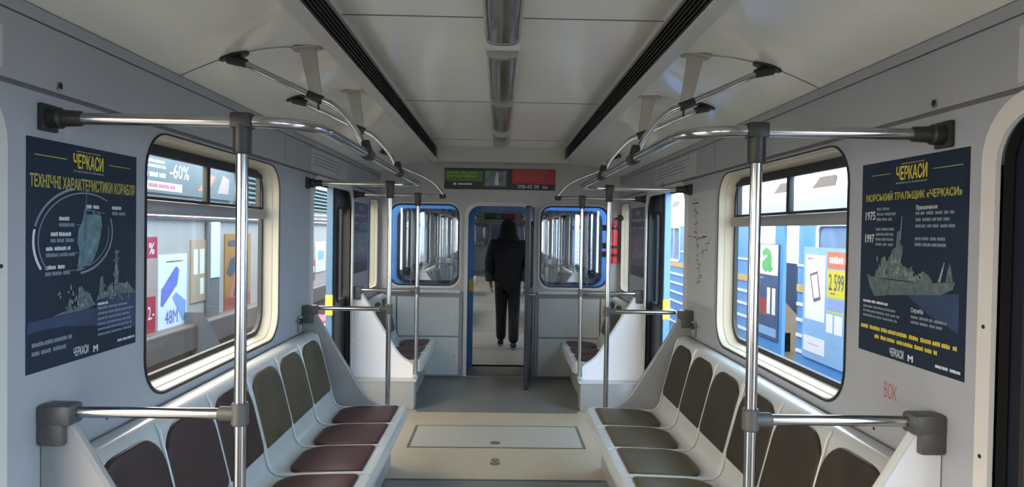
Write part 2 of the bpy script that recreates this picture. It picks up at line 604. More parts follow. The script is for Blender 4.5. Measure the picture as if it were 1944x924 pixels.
def window(n, side, y0, y1, z0, z1, r, transom, label_glass=M['glass'], depth=0.085):
    F = wallF(side, 0, 0)
    st = struct('window_%d' % n)

    def ringp(e, d, rr_=None):
        return [F.p(p[0], p[1], d) for p in hole(y0 + e, y1 - e, z0 + e, z1 - e, max(rr_ if rr_ is not None else r - e * 0.6, 0.02), side)]
    b = MB()
    prof = [(-0.002, 0.0), (0.001, 0.003), (0.005, 0.0), (0.009, -0.03), (0.014, -0.034), (0.028, -depth)]
    for i in range(len(prof) - 1):
        b.loft(ringp(prof[i][0], prof[i][1]), ringp(prof[i + 1][0], prof[i + 1][1]))
    bmesh.ops.remove_doubles(b.bm, verts=b.bm.verts[:], dist=0.0005)
    b.build('surround', M['reveal'], st)
    b = MB()
    e = -0.013
    b.plate(F, hole(y0 - 0.010, y1 + 0.010, z0 - 0.010, z1 + 0.006, r + 0.008, side), [hole(y0 - 0.001, y1 + 0.001, z0 - 0.001, z1 + 0.001, r, side)], 0.0, 0.005)
    b.build('rubber_seal', M['rubber'], st, smooth=False)
    e = 0.027
    a = 0.05
    b = MB()
    b.plate(F, hole(y0 + e, y1 - e, z0 + e, z1 - e, max(r - 0.02, 0.02), side), [hole(y0 + a, y1 - a, z0 + a, z1 - a, max(r - 0.035, 0.02), side)], -depth - 0.015, -depth + 0.006)
    b.build('frame', M['rubber'], st, smooth=False)
    b = MB()
    b.plate(F, hole(y0 + e, y1 - e, z0 + e, z1 - e, max(r - 0.02, 0.02), side), (), -depth - 0.008, -depth - 0.005)
    b.build('pane', label_glass, st, smooth=False)
    if transom:
        b = MB()
        b.box(side * (XW + depth - 0.03), side * (XW + depth + 0.012), y0 + 0.04, y1 - 0.04, 1.595, 1.648, 0.006)
        b.build('transom', M['alu'], st)
        b = MB()
        b.box(side * (XW + depth - 0.012), side * (XW + depth + 0.012), 3.19, 3.225, 1.645, z1 - 0.04, 0.003)
        b.box(side * (XW + depth - 0.014), side * (XW + depth + 0.01), y0 + 0.05, y1 - 0.05, 1.648, 1.662)
        b.box(side * (XW + depth - 0.014), side * (XW + depth + 0.01), y0 + 0.05, y1 - 0.05, z1 - 0.07, z1 - 0.045)
        b.box(side * (XW + depth - 0.014), side * (XW + depth + 0.01), y1 - 0.11, y1 - 0.095, 1.648, z1 - 0.06)
        b.build('vent_frame', M['rubber'], st)
    return st


REAR_WINS = [(-1.68, -0.20, 0.915, 1.895, 0.15), (-5.86, -4.38, 0.915, 1.895, 0.15)]
for side, nm in ((-1, 'wall_left'), (1, 'wall_right')):
    side_wall(side, Y_BACK, Y_END + 0.06, [(*WIN, 0.15), (*SLIT, 0.07)] + REAR_WINS, [NEAR_DOOR, FAR_DOOR, (-3.66, -2.44)], nm)
window(1, -1, *WIN, 0.15, True)
window(2, 1, *WIN, 0.15, True)
window(3, -1, *SLIT, 0.07, False)
window(4, 1, *SLIT, 0.07, False)

# floor
fl = struct('floor')
MB().box(-1.42, 1.42, Y_BACK, Y_END + 0.06, -0.14, 0.0).build('linoleum', M['floor'], fl, smooth=False)
F0 = Frame((0, 0, 0), (1, 0, 0), (0, 1, 0))
MB().plate(F0, [(-1.28, 4.50), (-0.80, 4.50)] + [(-0.80, 4.50), (-0.80, 4.46)] + [(-0.80 + 0.13 * (1 - math.cos(a)), 4.36 - 0.12 * math.sin(a)) for a in [i * math.pi / 16 for i in range(9)]]
           + [(0.80 - 0.13 * (1 - math.cos(a)), 4.36 - 0.12 * math.sin(a)) for a in [i * math.pi / 16 for i in range(8, -1, -1)]] + [(0.80, 4.46), (0.80, 4.50), (1.28, 4.50), (1.28, 5.88), (0.70, 5.88), (0.68, 5.80), (-0.68, 5.80), (-0.70, 5.88), (-1.28, 5.88)], (), 0.0, 0.003).build('worn_tan_sheet', M['tan'], fl, smooth=False)  # tan stops at the far side where door light ends, a painted boundary
MB().box(-0.66, 0.66, 4.222, 4.237, 0.0, 0.0045).build('sheet_joint', M['dirt'], fl, smooth=False)

# ceiling
def side_prof():
    return [(0.690 + (1.272 - 0.690) * t, 2.262 + (2.142 - 2.262) * t + 0.045 * math.sin(math.pi * t)) for t in [i / 14 for i in range(15)]]


def ceiling(y0, y1, yh, name, simple=False):
    st = struct(name)
    b = MB()
    b.box(-0.66, 0.66, y0, yh, 2.396, 2.42)
    b.build('centre_panels', M['ceilc'], st, smooth=False)
    for s in (-1, 1):
        p = side_prof()
        MB().sweep(p + [(1.272, 2.3), (0.690, 2.3)], y0, y1, s).build('side_panels', M['ceil'], st, angle=20)
    b = MB()
    b.sweep([(-0.70, 2.40), (0.70, 2.40), (0.70, 2.245), (-0.70, 2.245)], yh, y1 if simple else y1)
    b.build('header', M['header'], st, smooth=False)
    MB().box(-1.36, 1.36, y0, y1, 2.46, 2.50).build('roof_skin', M['twhite'], st, smooth=False)
    for s in (-1, 1):
        MB().sweep([(1.33, 2.14), (1.40, 2.14), (1.40, 2.22), (1.36, 2.50), (1.33, 2.50)], y0, y1, s).build('roof_edge', M['blue'], st, smooth=False)
    b = MB()
    for yy in (0.95, 2.735, 4.52, 6.40):
        if y0 < yy < y1 - 0.3:
            b.box(-0.655, 0.655, yy - 0.003, yy + 0.003, 2.3935, 2.397)
            for s in (-1, 1):
                p = side_prof()
                for i in range(len(p) - 1):
                    (xa, za), (xb, zb) = p[i], p[i + 1]
                    b.add([(s * xa, yy - 0.003, za - 0.0015), (s * xb, yy - 0.003, zb - 0.0015), (s * xb, yy + 0.003, zb - 0.0015), (s * xa, yy + 0.003, za - 0.0015)], [(0, 1, 2, 3)])
    b.build('panel_seams', M['groove'], st, smooth=False)
    return st


Y_HEAD = 6.95
ceiling(Y_BACK, Y_END + 0.06, Y_HEAD, 'ceiling')


# bulkhead
def bulkhead(y, name, facing=-1, glassm=M['glassd'], n0=5, blue_out=True, wx=1.30, doorw=0.335):
    F = endF(0, y, 0)
    st = struct(name)
    wl = rr(-1.165, 0.958, -0.43, 1.822, 0.115, 8)
    wr = rr(0.43, 0.958, 1.15, 1.822, 0.115, 8)
    dr = rr(-doorw, 0.0, doorw, 1.81, 0.12, 8, (0.001, 0.001, 0.12, 0.12))
    out = rr(-wx, -0.06, wx, 2.30, 0)
    MB().plate(F, out, [wl, wr, dr], -0.03, 0.0).build('panel', M['bulk'], st, smooth=False)
    MB().plate(F, rr(-1.38, -0.75, 1.38, 2.48, 0), [wl, wr, dr], -0.09, -0.06).build('outer_end_skin', M['blue'], st, smooth=False)
    b = MB()
    for h in (wl, wr, dr):
        b.loft([F.p(p[0], p[1], 0) for p in h], [F.p(p[0], p[1], -0.09) for p in h])
    b.build('opening_lining', M['rubber'], st, smooth=False)
    b = MB()
    b.plate(F, rr(-doorw - 0.04, 0.0, doorw + 0.04, 1.85, 0.15, 8, (0.001, 0.001, 0.155, 0.155)), [rr(-doorw, 0.001, doorw, 1.81, 0.12, 8, (0.001, 0.001, 0.12, 0.12))], 0.0, 0.012)
    b.build('door_surround', M['trim'], st, smooth=False)
    k = n0
    for (u0, u1) in ((-1.165, -0.43), (0.43, 1.15)):
        w = struct('window_%d' % k)
        k += 1
        b = MB()
        h = [rr(u0 - e, 0.958 - e, u1 + e, 1.822 + e, 0.115 + e, 8) for e in (0.03, 0.024, 0.006, 0.0)]
        dd = [0.0, 0.012, 0.012, 0.0]
        for i in range(3):
            b.loft([F.p(p[0], p[1], dd[i]) for p in h[i]], [F.p(p[0], p[1], dd[i + 1]) for p in h[i + 1]])
        bmesh.ops.remove_doubles(b.bm, verts=b.bm.verts[:], dist=0.0005)
        b.build('frame', M['trim'], w)
        b = MB()
        b.plate(F, rr(u0, 0.958, u1, 1.822, 0.115, 8), [rr(u0 + 0.014, 0.972, u1 - 0.014, 1.808, 0.105, 8)], -0.02, 0.004)
        b.build('rubber_seal', M['rubber'], w, smooth=False)
        b = MB()
        b.plate(F, rr(u0, 0.958, u1, 1.822, 0.115, 8), (), -0.012, -0.009)
        b.build('pane', glassm, w, smooth=False)
    return st


bulkhead(Y_END, 'wall_far')
MB().box(-0.34, 0.34, Y_END, Y_END + 0.09, -0.06, 0.012).build('trim_1', M['dirt'], None, smooth=False)['kind'] = 'structure'

# rear end of the modelled length, behind the photographer
b = MB()
b.box(-1.30, 1.30, Y_BACK - 0.05, Y_BACK, -0.06, 2.42)
o = b.build('wall_back', M['bulk'], None, smooth=False)
o['kind'] = 'structure'

# ------------------------------------------------------------------ doors
def side_door(n, side, y0, y1, strip_y, leafm=M['navyleaf'], edgem=None):
    st = struct('door_%d' % n)
    x0, x1 = side * (XW + 0.045), side * (XW + 0.08)
    F = Frame((side * (XW + 0.045), 0, 0), (0, 1, 0) if side < 0 else (0, -1, 0), (0, 0, 1))
    u = (y0, y1) if side < 0 else (-y1, -y0)
    w0, w1 = u[0] + 0.13, u[1] - 0.13
    hl = rr(w0, 0.95, w1, 1.72, 0.07, 6)
    MB().plate(F, rr(u[0], 0.01, u[1], 1.90, 0.0), [hl], -0.035, 0.0).build('leaf', leafm, st, smooth=False)
    MB().plate(F, rr(u[0], 0.01, u[1], 1.90, 0.0), [hl], -0.037, -0.035).build('outer_face', M['blue'], st, smooth=False)
    MB().plate(F, rr(w0 - 0.015, 0.935, w1 + 0.015, 1.735, 0.08, 6), [rr(w0 + 0.008, 0.958, w1 - 0.008, 1.712, 0.065, 6)], -0.03, 0.006).build('window_seal', M['rubber'], st, smooth=False)
    MB().plate(F, hl, (), -0.02, -0.016).build('pane', M['glassd'], st, smooth=False)
    # blue leading edge with its black rubber lip and a yellow grip mark
    b = MB()
    yy = strip_y
    b.box(side * (XW + 0.04), side * (XW + 0.092), yy - 0.035, yy, 0.01, 1.90, 0.004)
    b.build('edge_strip', edgem or M['blue'], st, smooth=False)
    MB().box(side * (XW + 0.035), side * (XW + 0.041), yy - 0.01, yy + 0.05, 0.01, 1.90).build('rubber_lip', M['rubber'], st, smooth=False)
    MB().box(side * (XW + 0.0385), side * (XW + 0.0945), yy - 0.038, yy + 0.002, 0.86, 1.02).build('grip_mark', M['yellow'], st, smooth=False)
    return st


side_door(1, -1, 5.48, 6.10, 5.48, edgem=M['shaded_edge'])
side_door(2, 1, 5.50, 6.12, 5.50)
# near right leaf, seen at the right edge of the picture
st = struct('door_3')
F = Frame((XW + 0.045, 0, 0), (0, -1, 0), (0, 0, 1))
MB().plate(F, rr(-1.80, 0.01, -1.44, 1.90, 0.0), (), -0.035, 0.0).build('leaf', M['navyleaf'], st, smooth=False)
b = MB()
b.box(XW + 0.022, XW + 0.046, 1.655, 1.678, 0.01, 1.88, 0.004)
b.box(XW + 0.030, XW + 0.046, 1.585, 1.60, 0.01, 1.88, 0.004)
b.build('rubber_lip', M['rubber'], st, smooth=False)
# open leaf of the end door, swung towards the camera
st = struct('door_4', (0.345, 7.25, 0))
Fd = Frame((0.345, 7.25, 0), (-0.075, -0.60, 0), (0, 0, 1))
MB().plate(Fd, rr(0.0, 0.02, 0.60, 1.80, 0.03), [rr(0.11, 0.98, 0.49, 1.65, 0.06)], -0.02, 0.02).build('leaf', M['navyleaf'], st, smooth=False)
MB().plate(Fd, rr(0.10, 0.97, 0.50, 1.66, 0.06), (), -0.003, 0.003).build('pane', M['glassd'], st, smooth=False)
b = MB()
b.tube([Fd.p(0.545, 0.93, -0.02), Fd.p(0.545, 0.93, -0.06)], 0.009)
b.tube([Fd.p(0.545, 0.93, -0.06), Fd.p(0.46, 0.93, -0.06)], 0.009)
b.lathe(Fd.p(0.545, 0.93, -0.075), -Fd.n, [(-0.012, 0.006), (-0.008, 0.014), (0.0, 0.016), (0.008, 0.014), (0.012, 0.006)])
b.build('handle', M['chrome'], st)
MB().box(0.255, 0.29, 6.64, 6.68, 0.0, 0.06, 0.006).build('door_stop', M['rubber'], st)

# ------------------------------------------------------------------ ventilation grilles and lamps on the ceiling
for s, lb in ((-1, 'long black ventilation grille along the left edge of the ceiling centre'), (1, 'long black ventilation grille along the right edge of the ceiling centre')):
    t = thing('ventilation_grille', lb, 'ventilation grille', (s * 0.66, 0, 2.261), 'ceiling ventilation grilles')
    b = MB()
    b.sweep([(0.638, 2.252), (0.700, 2.252), (0.700, 2.264), (0.650, 2.264), (0.638, 2.262)], Y_BACK, Y_HEAD - 0.005, s)
    b.sweep([(0.640, 2.385), (0.640, 2.3955), (0.668, 2.3955), (0.668, 2.385)], Y_BACK, Y_HEAD - 0.005, s)
    b.build('frame', M['header'], t, smooth=False)
    MB().box(s * 0.668, s * 0.676, Y_BACK, Y_HEAD - 0.005, 2.266, 2.384).build('back_plate', M['blackslat'], t, smooth=False)
    for k in range(6):
        z = 2.275 + k * 0.0195
        MB().sweep([(0.645, z), (0.666, z + 0.010), (0.666, z + 0.013), (0.645, z + 0.003)], Y_BACK, Y_HEAD - 0.006, s).build('slat', M['slatedge'], t, smooth=False)

lamp_pos = [(0.30, 1.70), (1.86, 2.975), (3.20, 4.30), (4.425, 5.60), (5.875, 6.60)]
lamp_lab = ['', 'unlit smoky ceiling lamp nearest the camera, cut by the top of the photo',
            'unlit smoky ceiling lamp second from the camera, just past the first ceiling seam',
            'unlit smoky ceiling lamp third from the camera, half way along the ceiling',
            'short unlit smoky ceiling lamp farthest away, next to the ceiling header']
MB().box(-0.078, 0.078, Y_BACK, Y_HEAD - 0.01, 2.386, 2.397, 0.002).build('trim_2', M['lampend'], None, smooth=False)['kind'] = 'structure'
for i, (a, c) in enumerate(lamp_pos):
    if i == 0:
        continue
    t = thing('ceiling_lamp', lamp_lab[i], 'ceiling lamp', (0, (a + c) / 2, 2.386), 'row of ceiling lamps')
    b = MB()
    prof = [(-0.069 * math.cos(q), 2.384 - 0.034 * math.sin(q) ** 0.6) for q in [math.pi * k / 14 for k in range(15)]]
    b.sweep(prof, a + 0.03, c - 0.03)
    b.build('lamp_cover', M['lens'], t)
    for y0 in (a, c - 0.032):
        b = MB()
        prof2 = [(-0.074 * math.cos(q), 2.385 - 0.038 * math.sin(q) ** 0.6) for q in [math.pi * k / 14 for k in range(15)]]
        b.sweep(prof2, y0, y0 + 0.032)
        b.build('end_cap', M['alu'], t)

# ------------------------------------------------------------------ seats
PITCH = 0.412


def bench(side, y0, seatm, backm, label, front=0.0, n=3, group=None):
    L = n * PITCH + 0.012
    t = thing('bench_seat', label, 'bench seat', (side * 1.0, y0 + L / 2, 0), group)
    f = front
    prof = [(0.66 + f, 0.295), (0.602 + f, 0.30), (0.586 + f, 0.315), (0.583 + f, 0.37), (0.592 + f, 0.388), (0.615 + f, 0.394), (0.80, 0.388), (0.985, 0.380), (1.03, 0.385),
            (1.06, 0.405), (1.078, 0.44), (1.088, 0.49), (1.175, 0.835), (1.188, 0.862), (1.212, 0.875), (1.245, 0.876), (1.272, 0.868), (1.272, 0.295)]
    sb = MB()
    sb.sweep(prof, y0, y0 + L, side)
    for k in range(n + 1):
        yr = y0 + 0.006 + PITCH * k + (0.001 if k == 0 else 0)
        rib = [(0.60 + f, 0.388), (0.63 + f, 0.398), (0.80, 0.393), (0.985, 0.385), (1.03, 0.390), (1.055, 0.41), (1.073, 0.445), (1.083, 0.49), (1.170, 0.835), (1.186, 0.862)]
        sb.tube([(side * a, yr, c) for a, c in rib], 0.0068, 8)
    sb.build('seat_shell', M['shell'], t, angle=40)
    b = MB()
    b.box(side * (0.69 + f), side * 1.272, y0 + 0.004, y0 + L - 0.004, 0.004, 0.297)
    b.build('plinth', M['plinth'], t, smooth=False)
    sl = Vector((0.087 * side, 0, 0.345)).normalized()
    for k in range(n):
        yc = y0 + 0.006 + PITCH * (k + 0.5)
        w = PITCH / 2 - 0.0062
        # seat pad: a runs from the front edge to the back
        if side > 0:
            Fs = Frame((0.640 + f, yc, 0.392), (1, 0, -0.03), (0, 1, 0))
        else:
            Fs = Frame((-0.640 - f, yc, 0.392), (0, 1, 0), (-1, 0, -0.03))
        d = 0.362 - f
        lp = rr(0, -w, d, w, 0.1, 7, (0.025, 0.11, 0.11, 0.025))
        if side < 0:
            Fs = Frame((-0.640 - f, yc, 0.392), (0, 1, 0), (-1, 0, -0.03))
            lp = [(p[1], p[0]) for p in rr(0, -w, d, w, 0.1, 7, (0.025, 0.11, 0.11, 0.025))][::-1]
            if Fs.n.z < 0:
                Fs.n = -Fs.n
        if Fs.n.z < 0:
            Fs.n = -Fs.n
        MB().cushion(Fs, lp, 0.015).build('seat_pad', seatm, t)
        Fb = Frame((side * 1.091, yc, 0.497), (0, 1, 0), sl)
        if Fb.n.x * side > 0:
            Fb.n = -Fb.n
        lb = rr(-w, 0.0, w, 0.352, 0.1, 7, (0.03, 0.03, 0.128, 0.128))
        MB().cushion(Fb, lb, 0.015).build('back_pad', backm, t)
    return t


G_B = 'three-place bench seats'
bn1 = bench(-1, 1.968, M['burg'], M['purp'], 'left bench nearest the camera with dark plum back pads, beside the near left pole', group=G_B)
bn2 = bench(-1, 3.222, M['burg'], M['olive'], 'left bench with burgundy seat pads and olive back pads, beyond the near left bench', group=G_B)
bn3 = bench(1, 1.968, M['oseat'], M['char'], 'right bench nearest the camera with charcoal back pads, behind the near right pole', group=G_B)
bn4 = bench(1, 3.222, M['oseat'], M['char'], 'right bench beyond the near one with shiny brown seat pads, next to the floor hatch', group=G_B)
be1 = bench(-1, 6.03, M['burg'], M['purp'], 'short left end bench with burgundy pads against the far bulkhead', front=0.075, n=3 - 0, group=G_B) if False else None


def end_bench(side, label, seatm, backm):
    global PITCH
    keep = PITCH
    PITCH = 0.384
    t = bench(side, 6.03, seatm, backm, label, front=0.075, group=G_B)
    PITCH = keep
    return t


be1 = end_bench(-1, 'small left end bench with burgundy pads against the far bulkhead, beyond the left doorway', M['burg'], M['purp'])
be2 = end_bench(1, 'small right end bench with burgundy pads against the far bulkhead, below the fire extinguisher', M['burg'], M['char'])


def divider(side, y, label, m, capm=None, kind='far', plinth=None, zb=0.30, th=0.026):
    t = thing('seat_divider', label, 'seat divider', (side * 1.0, y, 0), 'seat end partitions')
    F = Frame((0, y, 0), (side, 0, 0), (0, 0, 1))
    pts = [(1.276, zb), (1.276, 1.025), (1.222, 1.025), (1.215, 1.01)]
    pts += [(0.905, 0.50), (0.865, 0.448), (0.82, 0.41), (0.765, 0.38), (0.742, 0.36), (0.742, zb)]
    MB().plate(F, pts, (), -th / 2, th / 2).build('panel', m, t, smooth=False)
    edge = [F.p(1.218, 1.015), F.p(0.905, 0.502), F.p(0.865, 0.450), F.p(0.82, 0.412), F.p(0.765, 0.382), F.p(0.742, 0.360)]
    MB().tube(edge, 0.014, 8).build('edge_trim', M['trim'] if m is not M['divider'] else M['divider'], t)
    b = MB()
    b.box(side * 1.185, side * 1.278, y - 0.036, y + 0.036, 0.985, 1.045, 0.012)
    b.box(side * 1.205, side * 1.278, y - 0.034, y + 0.034, 0.93, 1.0, 0.010)
    b.build('corner_cap', M['cap'], t)
    return t


divider(-1, 1.945, 'sloping grey seat divider at the bottom left, nearest the camera', M['divider'], zb=0.28)
divider(1, 1.945, 'sloping pale seat divider at the bottom right, nearest the camera', M['dividerw'], zb=0.28)
divider(-1, 4.495, 'sloping grey seat divider at the far end of the left benches, before the left doorway', M['divider'], zb=0.28)
divider(1, 4.495, 'sloping grey seat divider at the far end of the right benches, before the right doorway', M['divider'], zb=0.28)
divider(-1, 6.005, 'white seat divider of the small left end bench, beyond the left doorway', M['dividerw'], zb=0.25)
divider(1, 6.005, 'white seat divider of the small right end bench, beyond the right doorway', M['dividerw'], zb=0.25)

# grey floor boxes that carry the end benches
for s, lb in ((-1, 'grey floor box under the small left end bench'), (1, 'grey floor box under the small right end bench')):
    t = thing('seat_base_box', lb, 'base box', (s * 1.0, 5.93, 0), 'floor boxes under the end benches')
    b = MB()
    b.box(s * 0.715, s * 1.277, 5.875, 6.02, 0.004, 0.245, 0.006)
    b.build('box', M['plinth'] if s < 0 else M['divider'], t)
    MB().box(s * 0.70, s * 1.277, 5.868, 6.02, 0.245, 0.252).build('top_edge', M['trim'], t, smooth=False)

# ------------------------------------------------------------------ hand rails
PX, RZ, AZ = 0.73, 1.846, 1.019
RXc = 0.53


def clamp_tee(b, x, y, z, s):
    b.box(x - 0.030, x + 0.030, y - 0.024, y + 0.024, z - 0.020, z + 0.024, 0.006)
    b.lathe((x, y, z - 0.092), (0, 0, 1), [(0, 0.022), (0.006, 0.025), (0.085, 0.025)], 16)


def arm_joint(b, x, y, z, s):
    b.lathe((x, y, z - 0.032), (0, 0, 1), [(0, 0.021), (0.004, 0.024), (0.06, 0.024), (0.064, 0.021)], 16)
    b.lathe((x, y, z), (s, 0, 0), [(0.0, 0.021), (0.056, 0.021), (0.06, 0.018)], 14)


def wall_fix(b, s, y, z):
    b.box(s * (XW - 0.016), s * (XW - 0.001), y - 0.036, y + 0.036, z - 0.038, z + 0.038, 0.004)
    b.lathe((s * (XW - 0.015), y, z), (-s, 0, 0), [(0.0, 0.030), (0.03, 0.030), (0.036, 0.024), (0.085, 0.0215), (0.09, 0.018)], 16)


def ceil_z(x):
    t = (abs(x) - 0.690) / (1.272 - 0.690)
    return 2.262 - 0.12 * t + 0.045 * math.sin(math.pi * t)


def rail_set(side, label, y1, y2):
    t = thing('grab_rail', label, 'handrail', (side * PX, y1, 0.39), 'chrome handrail sets')
    s = side
    ya, yb = y1, y2
    # long top rail bent round to the walls at both ends
    pts = fillet([(s * (XW - 0.09), ya, RZ), (s * RXc, ya, RZ), (s * RXc, yb, RZ), (s * (XW - 0.09), yb, RZ)], 0.20, 10)
    MB().tube(pts, 0.0165, 16).build('top_rail', M['chrome'], t)
    for yy in (ya, yb):
        p = MB().tube([(s * PX, yy, 0.405 if yy == ya else 0.28), (s * PX, yy, RZ - 0.01)], 0.0165, 18).build('pole', M['chrome'], t)
        b = MB()
        clamp_tee(b, s * PX, yy, RZ, s)
        b.build('top_clamp', M['clamp'], p)
        b = MB()
        arm_joint(b, s * PX, yy, AZ, s)
        b.build('armrest_joint', M['alu'] if False else M['cap'], p)
        MB().tube([(s * (PX + 0.05), yy, AZ), (s * 1.19, yy, AZ)], 0.0155, 16).build('armrest_bar', M['chrome'], t)
        b = MB()
        wall_fix(b, s, yy, RZ)
        b.build('wall_fixing', M['clamp'], t)
    # two arched ties from the ceiling down to the long rail, each with a tapered hanger
    for yy in (2.735, 3.58):
        xb = 1.03
        zb = ceil_z(xb) - 0.035
        pts = [Vector((s * xb, yy, zb)), Vector((s * 0.74, yy, 2.068)), Vector((s * 0.66, yy, 2.03)), Vector((s * 0.585, yy, 1.95)), Vector((s * 0.545, yy, 1.88)), Vector((s * RXc, yy, RZ))]
        sm = []
        for i in range(len(pts) - 1):
            p0, p1, p2, p3 = pts[max(i - 1, 0)], pts[i], pts[i + 1], pts[min(i + 2, len(pts) - 1)]
            for k in range(6):
                q = k / 6
                sm.append(0.5 * (2 * p1 + (p2 - p0) * q + (2 * p0 - 5 * p1 + 4 * p2 - p3) * q * q + (3 * p1 - p0 - 3 * p2 + p3) * q ** 3))
        sm.append(pts[-1])
        a = MB().tube(sm, 0.0125, 14).build('arched_tie', M['chrome'], t)
        b = MB()
        b.lathe((s * RXc, yy - 0.05, RZ), (0, 1, 0), [(0, 0.020), (0.008, 0.024), (0.092, 0.024), (0.10, 0.020)], 14)
        b.lathe((s * RXc, yy, RZ), (s * 0.2, 0, 1), [(0.0, 0.022), (0.05, 0.019), (0.055, 0.015)], 14)
        b.build('tie_clamp', M['clamp'], a)
        # ceiling foot: a leaf-shaped plate with a stub
        b = MB()
        n = 16
        zc = ceil_z(xb + 0.03) - 0.002
        Fc = Frame((s * (xb + 0.03), yy, zc), (1, 0, -s * 0.28), (0, 1, 0))
        b.plate(Fc, [(0.060 * math.cos(2 * math.pi * k / n), 0.034 * math.sin(2 * math.pi * k / n)) for k in range(n)], (), -0.008, 0.0)
        b.tube([(s * (xb + 0.05), yy, zc - 0.01), (s * (xb - 0.02), yy, zb - 0.007)], 0.024, 12, r1=0.017)
        b.build('ceiling_foot', M['clamp'], a)
        # hanger strap
        xh0, xh1 = 0.772, 0.735
        zt, zl = ceil_z(xh0), 2.068
        h = MB()
        h.add([(s * (xh0 - 0.032), yy - 0.012, zt), (s * (xh0 + 0.032), yy - 0.012, zt), (s * (xh0 + 0.032), yy + 0.012, zt), (s * (xh0 - 0.032), yy + 0.012, zt),
               (s * (xh1 - 0.022), yy - 0.008, zl), (s * (xh1 + 0.022), yy - 0.008, zl), (s * (xh1 + 0.022), yy + 0.008, zl), (s * (xh1 - 0.022), yy + 0.008, zl)],
              [(0, 1, 5, 4), (1, 2, 6, 5), (2, 3, 7, 6), (3, 0, 4, 7), (0, 1, 2, 3), (4, 5, 6, 7)])
        hh = h.build('hanger', M['hanger'], t, smooth=False)
        b = MB()
        Fc = Frame((s * xh0, yy, ceil_z(xh0) - 0.002), (1, 0, -s * 0.1), (0, 1, 0))
        b.plate(Fc, rr(-0.055, -0.03, 0.055, 0.03, 0.012, 4), (), -0.008, 0.001)
        b.build('hanger_flange', M['hanger'], hh, smooth=False)
        b = MB()
        b.lathe((s * 0.71, yy, 2.055), (s * 1, 0, 0.4), [(0, 0.016), (0.004, 0.018), (0.06, 0.018), (0.064, 0.016)], 12)
        b.tube([(s * 0.725, yy - 0.012, 2.06), (s * 0.722, yy - 0.012, 2.015)], 0.0045, 8)
        b.build('hanger_clip', M['clamp'], hh)
    return t


rail_l = rail_set(-1, 'chrome handrail with two poles and arched ceiling ties over the left benches', 1.95, 4.555)
rail_r = rail_set(1, 'chrome handrail with two poles and arched ceiling ties over the right benches', 1.95, 4.585)
rail_r.location.y = 1.95


def end_rail(side, label):
    s = side
    y = 6.10 - 0.125
    t = thing('grab_rail', label, 'handrail', (s * 0.715, y, 0.25), 'chrome handrail sets')
    pts = [(s * (XW - 0.085), y, RZ), (s * 0.60, y, RZ), (s * 0.53, y, RZ), (s * 0.50, y - 0.0, RZ - 0.003)]
    MB().tube(pts, 0.0145, 14).build('top_rail', M['chrome'], t)
    p = MB().tube([(s * 0.715, y, 0.262), (s * 0.715, y, RZ - 0.01)], 0.0165, 16).build('pole', M['chrome'], t)
    b = MB()
    clamp_tee(b, s * 0.715, y, RZ, s)
    b.build('top_clamp', M['clamp'], p)
    b = MB()
    b.box(s * 0.715 - 0.02, s * 0.715 + 0.02, y - 0.02, y + 0.02, 0.253, 0.285, 0.004)
    b.build('foot', M['alu'], p)
    b = MB()
    arm_joint(b, s * 0.715, y, AZ, s)
    b.build('armrest_joint', M['cap'], p)
    MB().tube([(s * (0.765), y, AZ), (s * 1.19, y, AZ)], 0.0145, 14).build('armrest_bar', M['chrome'], t)
    b = MB()
    wall_fix(b, s, y, RZ)
    b.build('wall_fixing', M['clamp'], t)
    # tie curving from the rail end up to the ceiling
    pts = [Vector((s * 0.49, y, RZ - 0.004)), Vector((s * 0.515, y, 1.885)), Vector((s * 0.58, y, 1.96)), Vector((s * 0.69, y, 2.02)), Vector((s * 0.86, y, 2.085)), Vector((s * 1.0, y, ceil_z(1.0) - 0.03))]
    a = MB().tube(fillet(pts, 0.05, 4), 0.0115, 12).build('arched_tie', M['chrome'], t)
    b = MB()
    b.lathe((s * 0.475, y, RZ - 0.004), (s, 0, 0), [(0, 0.012), (0.004, 0.02), (0.05, 0.02), (0.055, 0.015)], 12)
    b.build('rail_end_clamp', M['clamp'], a)
    b = MB()
    b.tube([(s * 1.04, y, ceil_z(1.04) - 0.004), (s * 0.985, y, ceil_z(1.0) - 0.038)], 0.024, 12, r1=0.016)
    b.build('ceiling_foot', M['clamp'], a)
    return t


er_l = end_rail(-1, 'short chrome handrail and pole of the small left end bench')
er_r = end_rail(1, 'short chrome handrail and pole of the small right end bench')

# ------------------------------------------------------------------ bulkhead cabinets, extinguisher, banner
for s, lb in ((-1, 'pale panelled cabinet under the left bulkhead window'), (1, 'pale panelled cabinet under the right bulkhead window')):
    t = thing('equipment_cabinet', lb, 'cabinet', (s * 0.82, 7.24, 0), 'cabinets under the bulkhead windows')
    xs = (0.385, 1.276)
    MB().box(s * xs[0], s * xs[1], 7.235, Y_END - 0.002, 0.003, 0.885).build('carcass', M['divider'], t, smooth=False)
    MB().box(s * 0.405, s * xs[1], 7.205, Y_END - 0.002, 0.885, 0.912, 0.006).build('ledge', M['trim'], t, smooth=False)
    for (xa, xb, za, zb) in ((0.42, 1.07, 0.432, 0.842), (1.085, 1.27, 0.432, 0.842), (0.42, 1.27, 0.02, 0.416)):
        d = MB().box(s * xa, s * xb, 7.222, 7.234, za, zb, 0.004).build('door', M['shell'], t, smooth=False)
        b = MB()
        b.lathe((s * (xa + 0.04), 7.2225, (za + zb) / 2), (0, -1, 0), [(0, 0.012), (0.004, 0.012), (0.006, 0.008)], 12)
        b.build('lock', M['alu'], d)

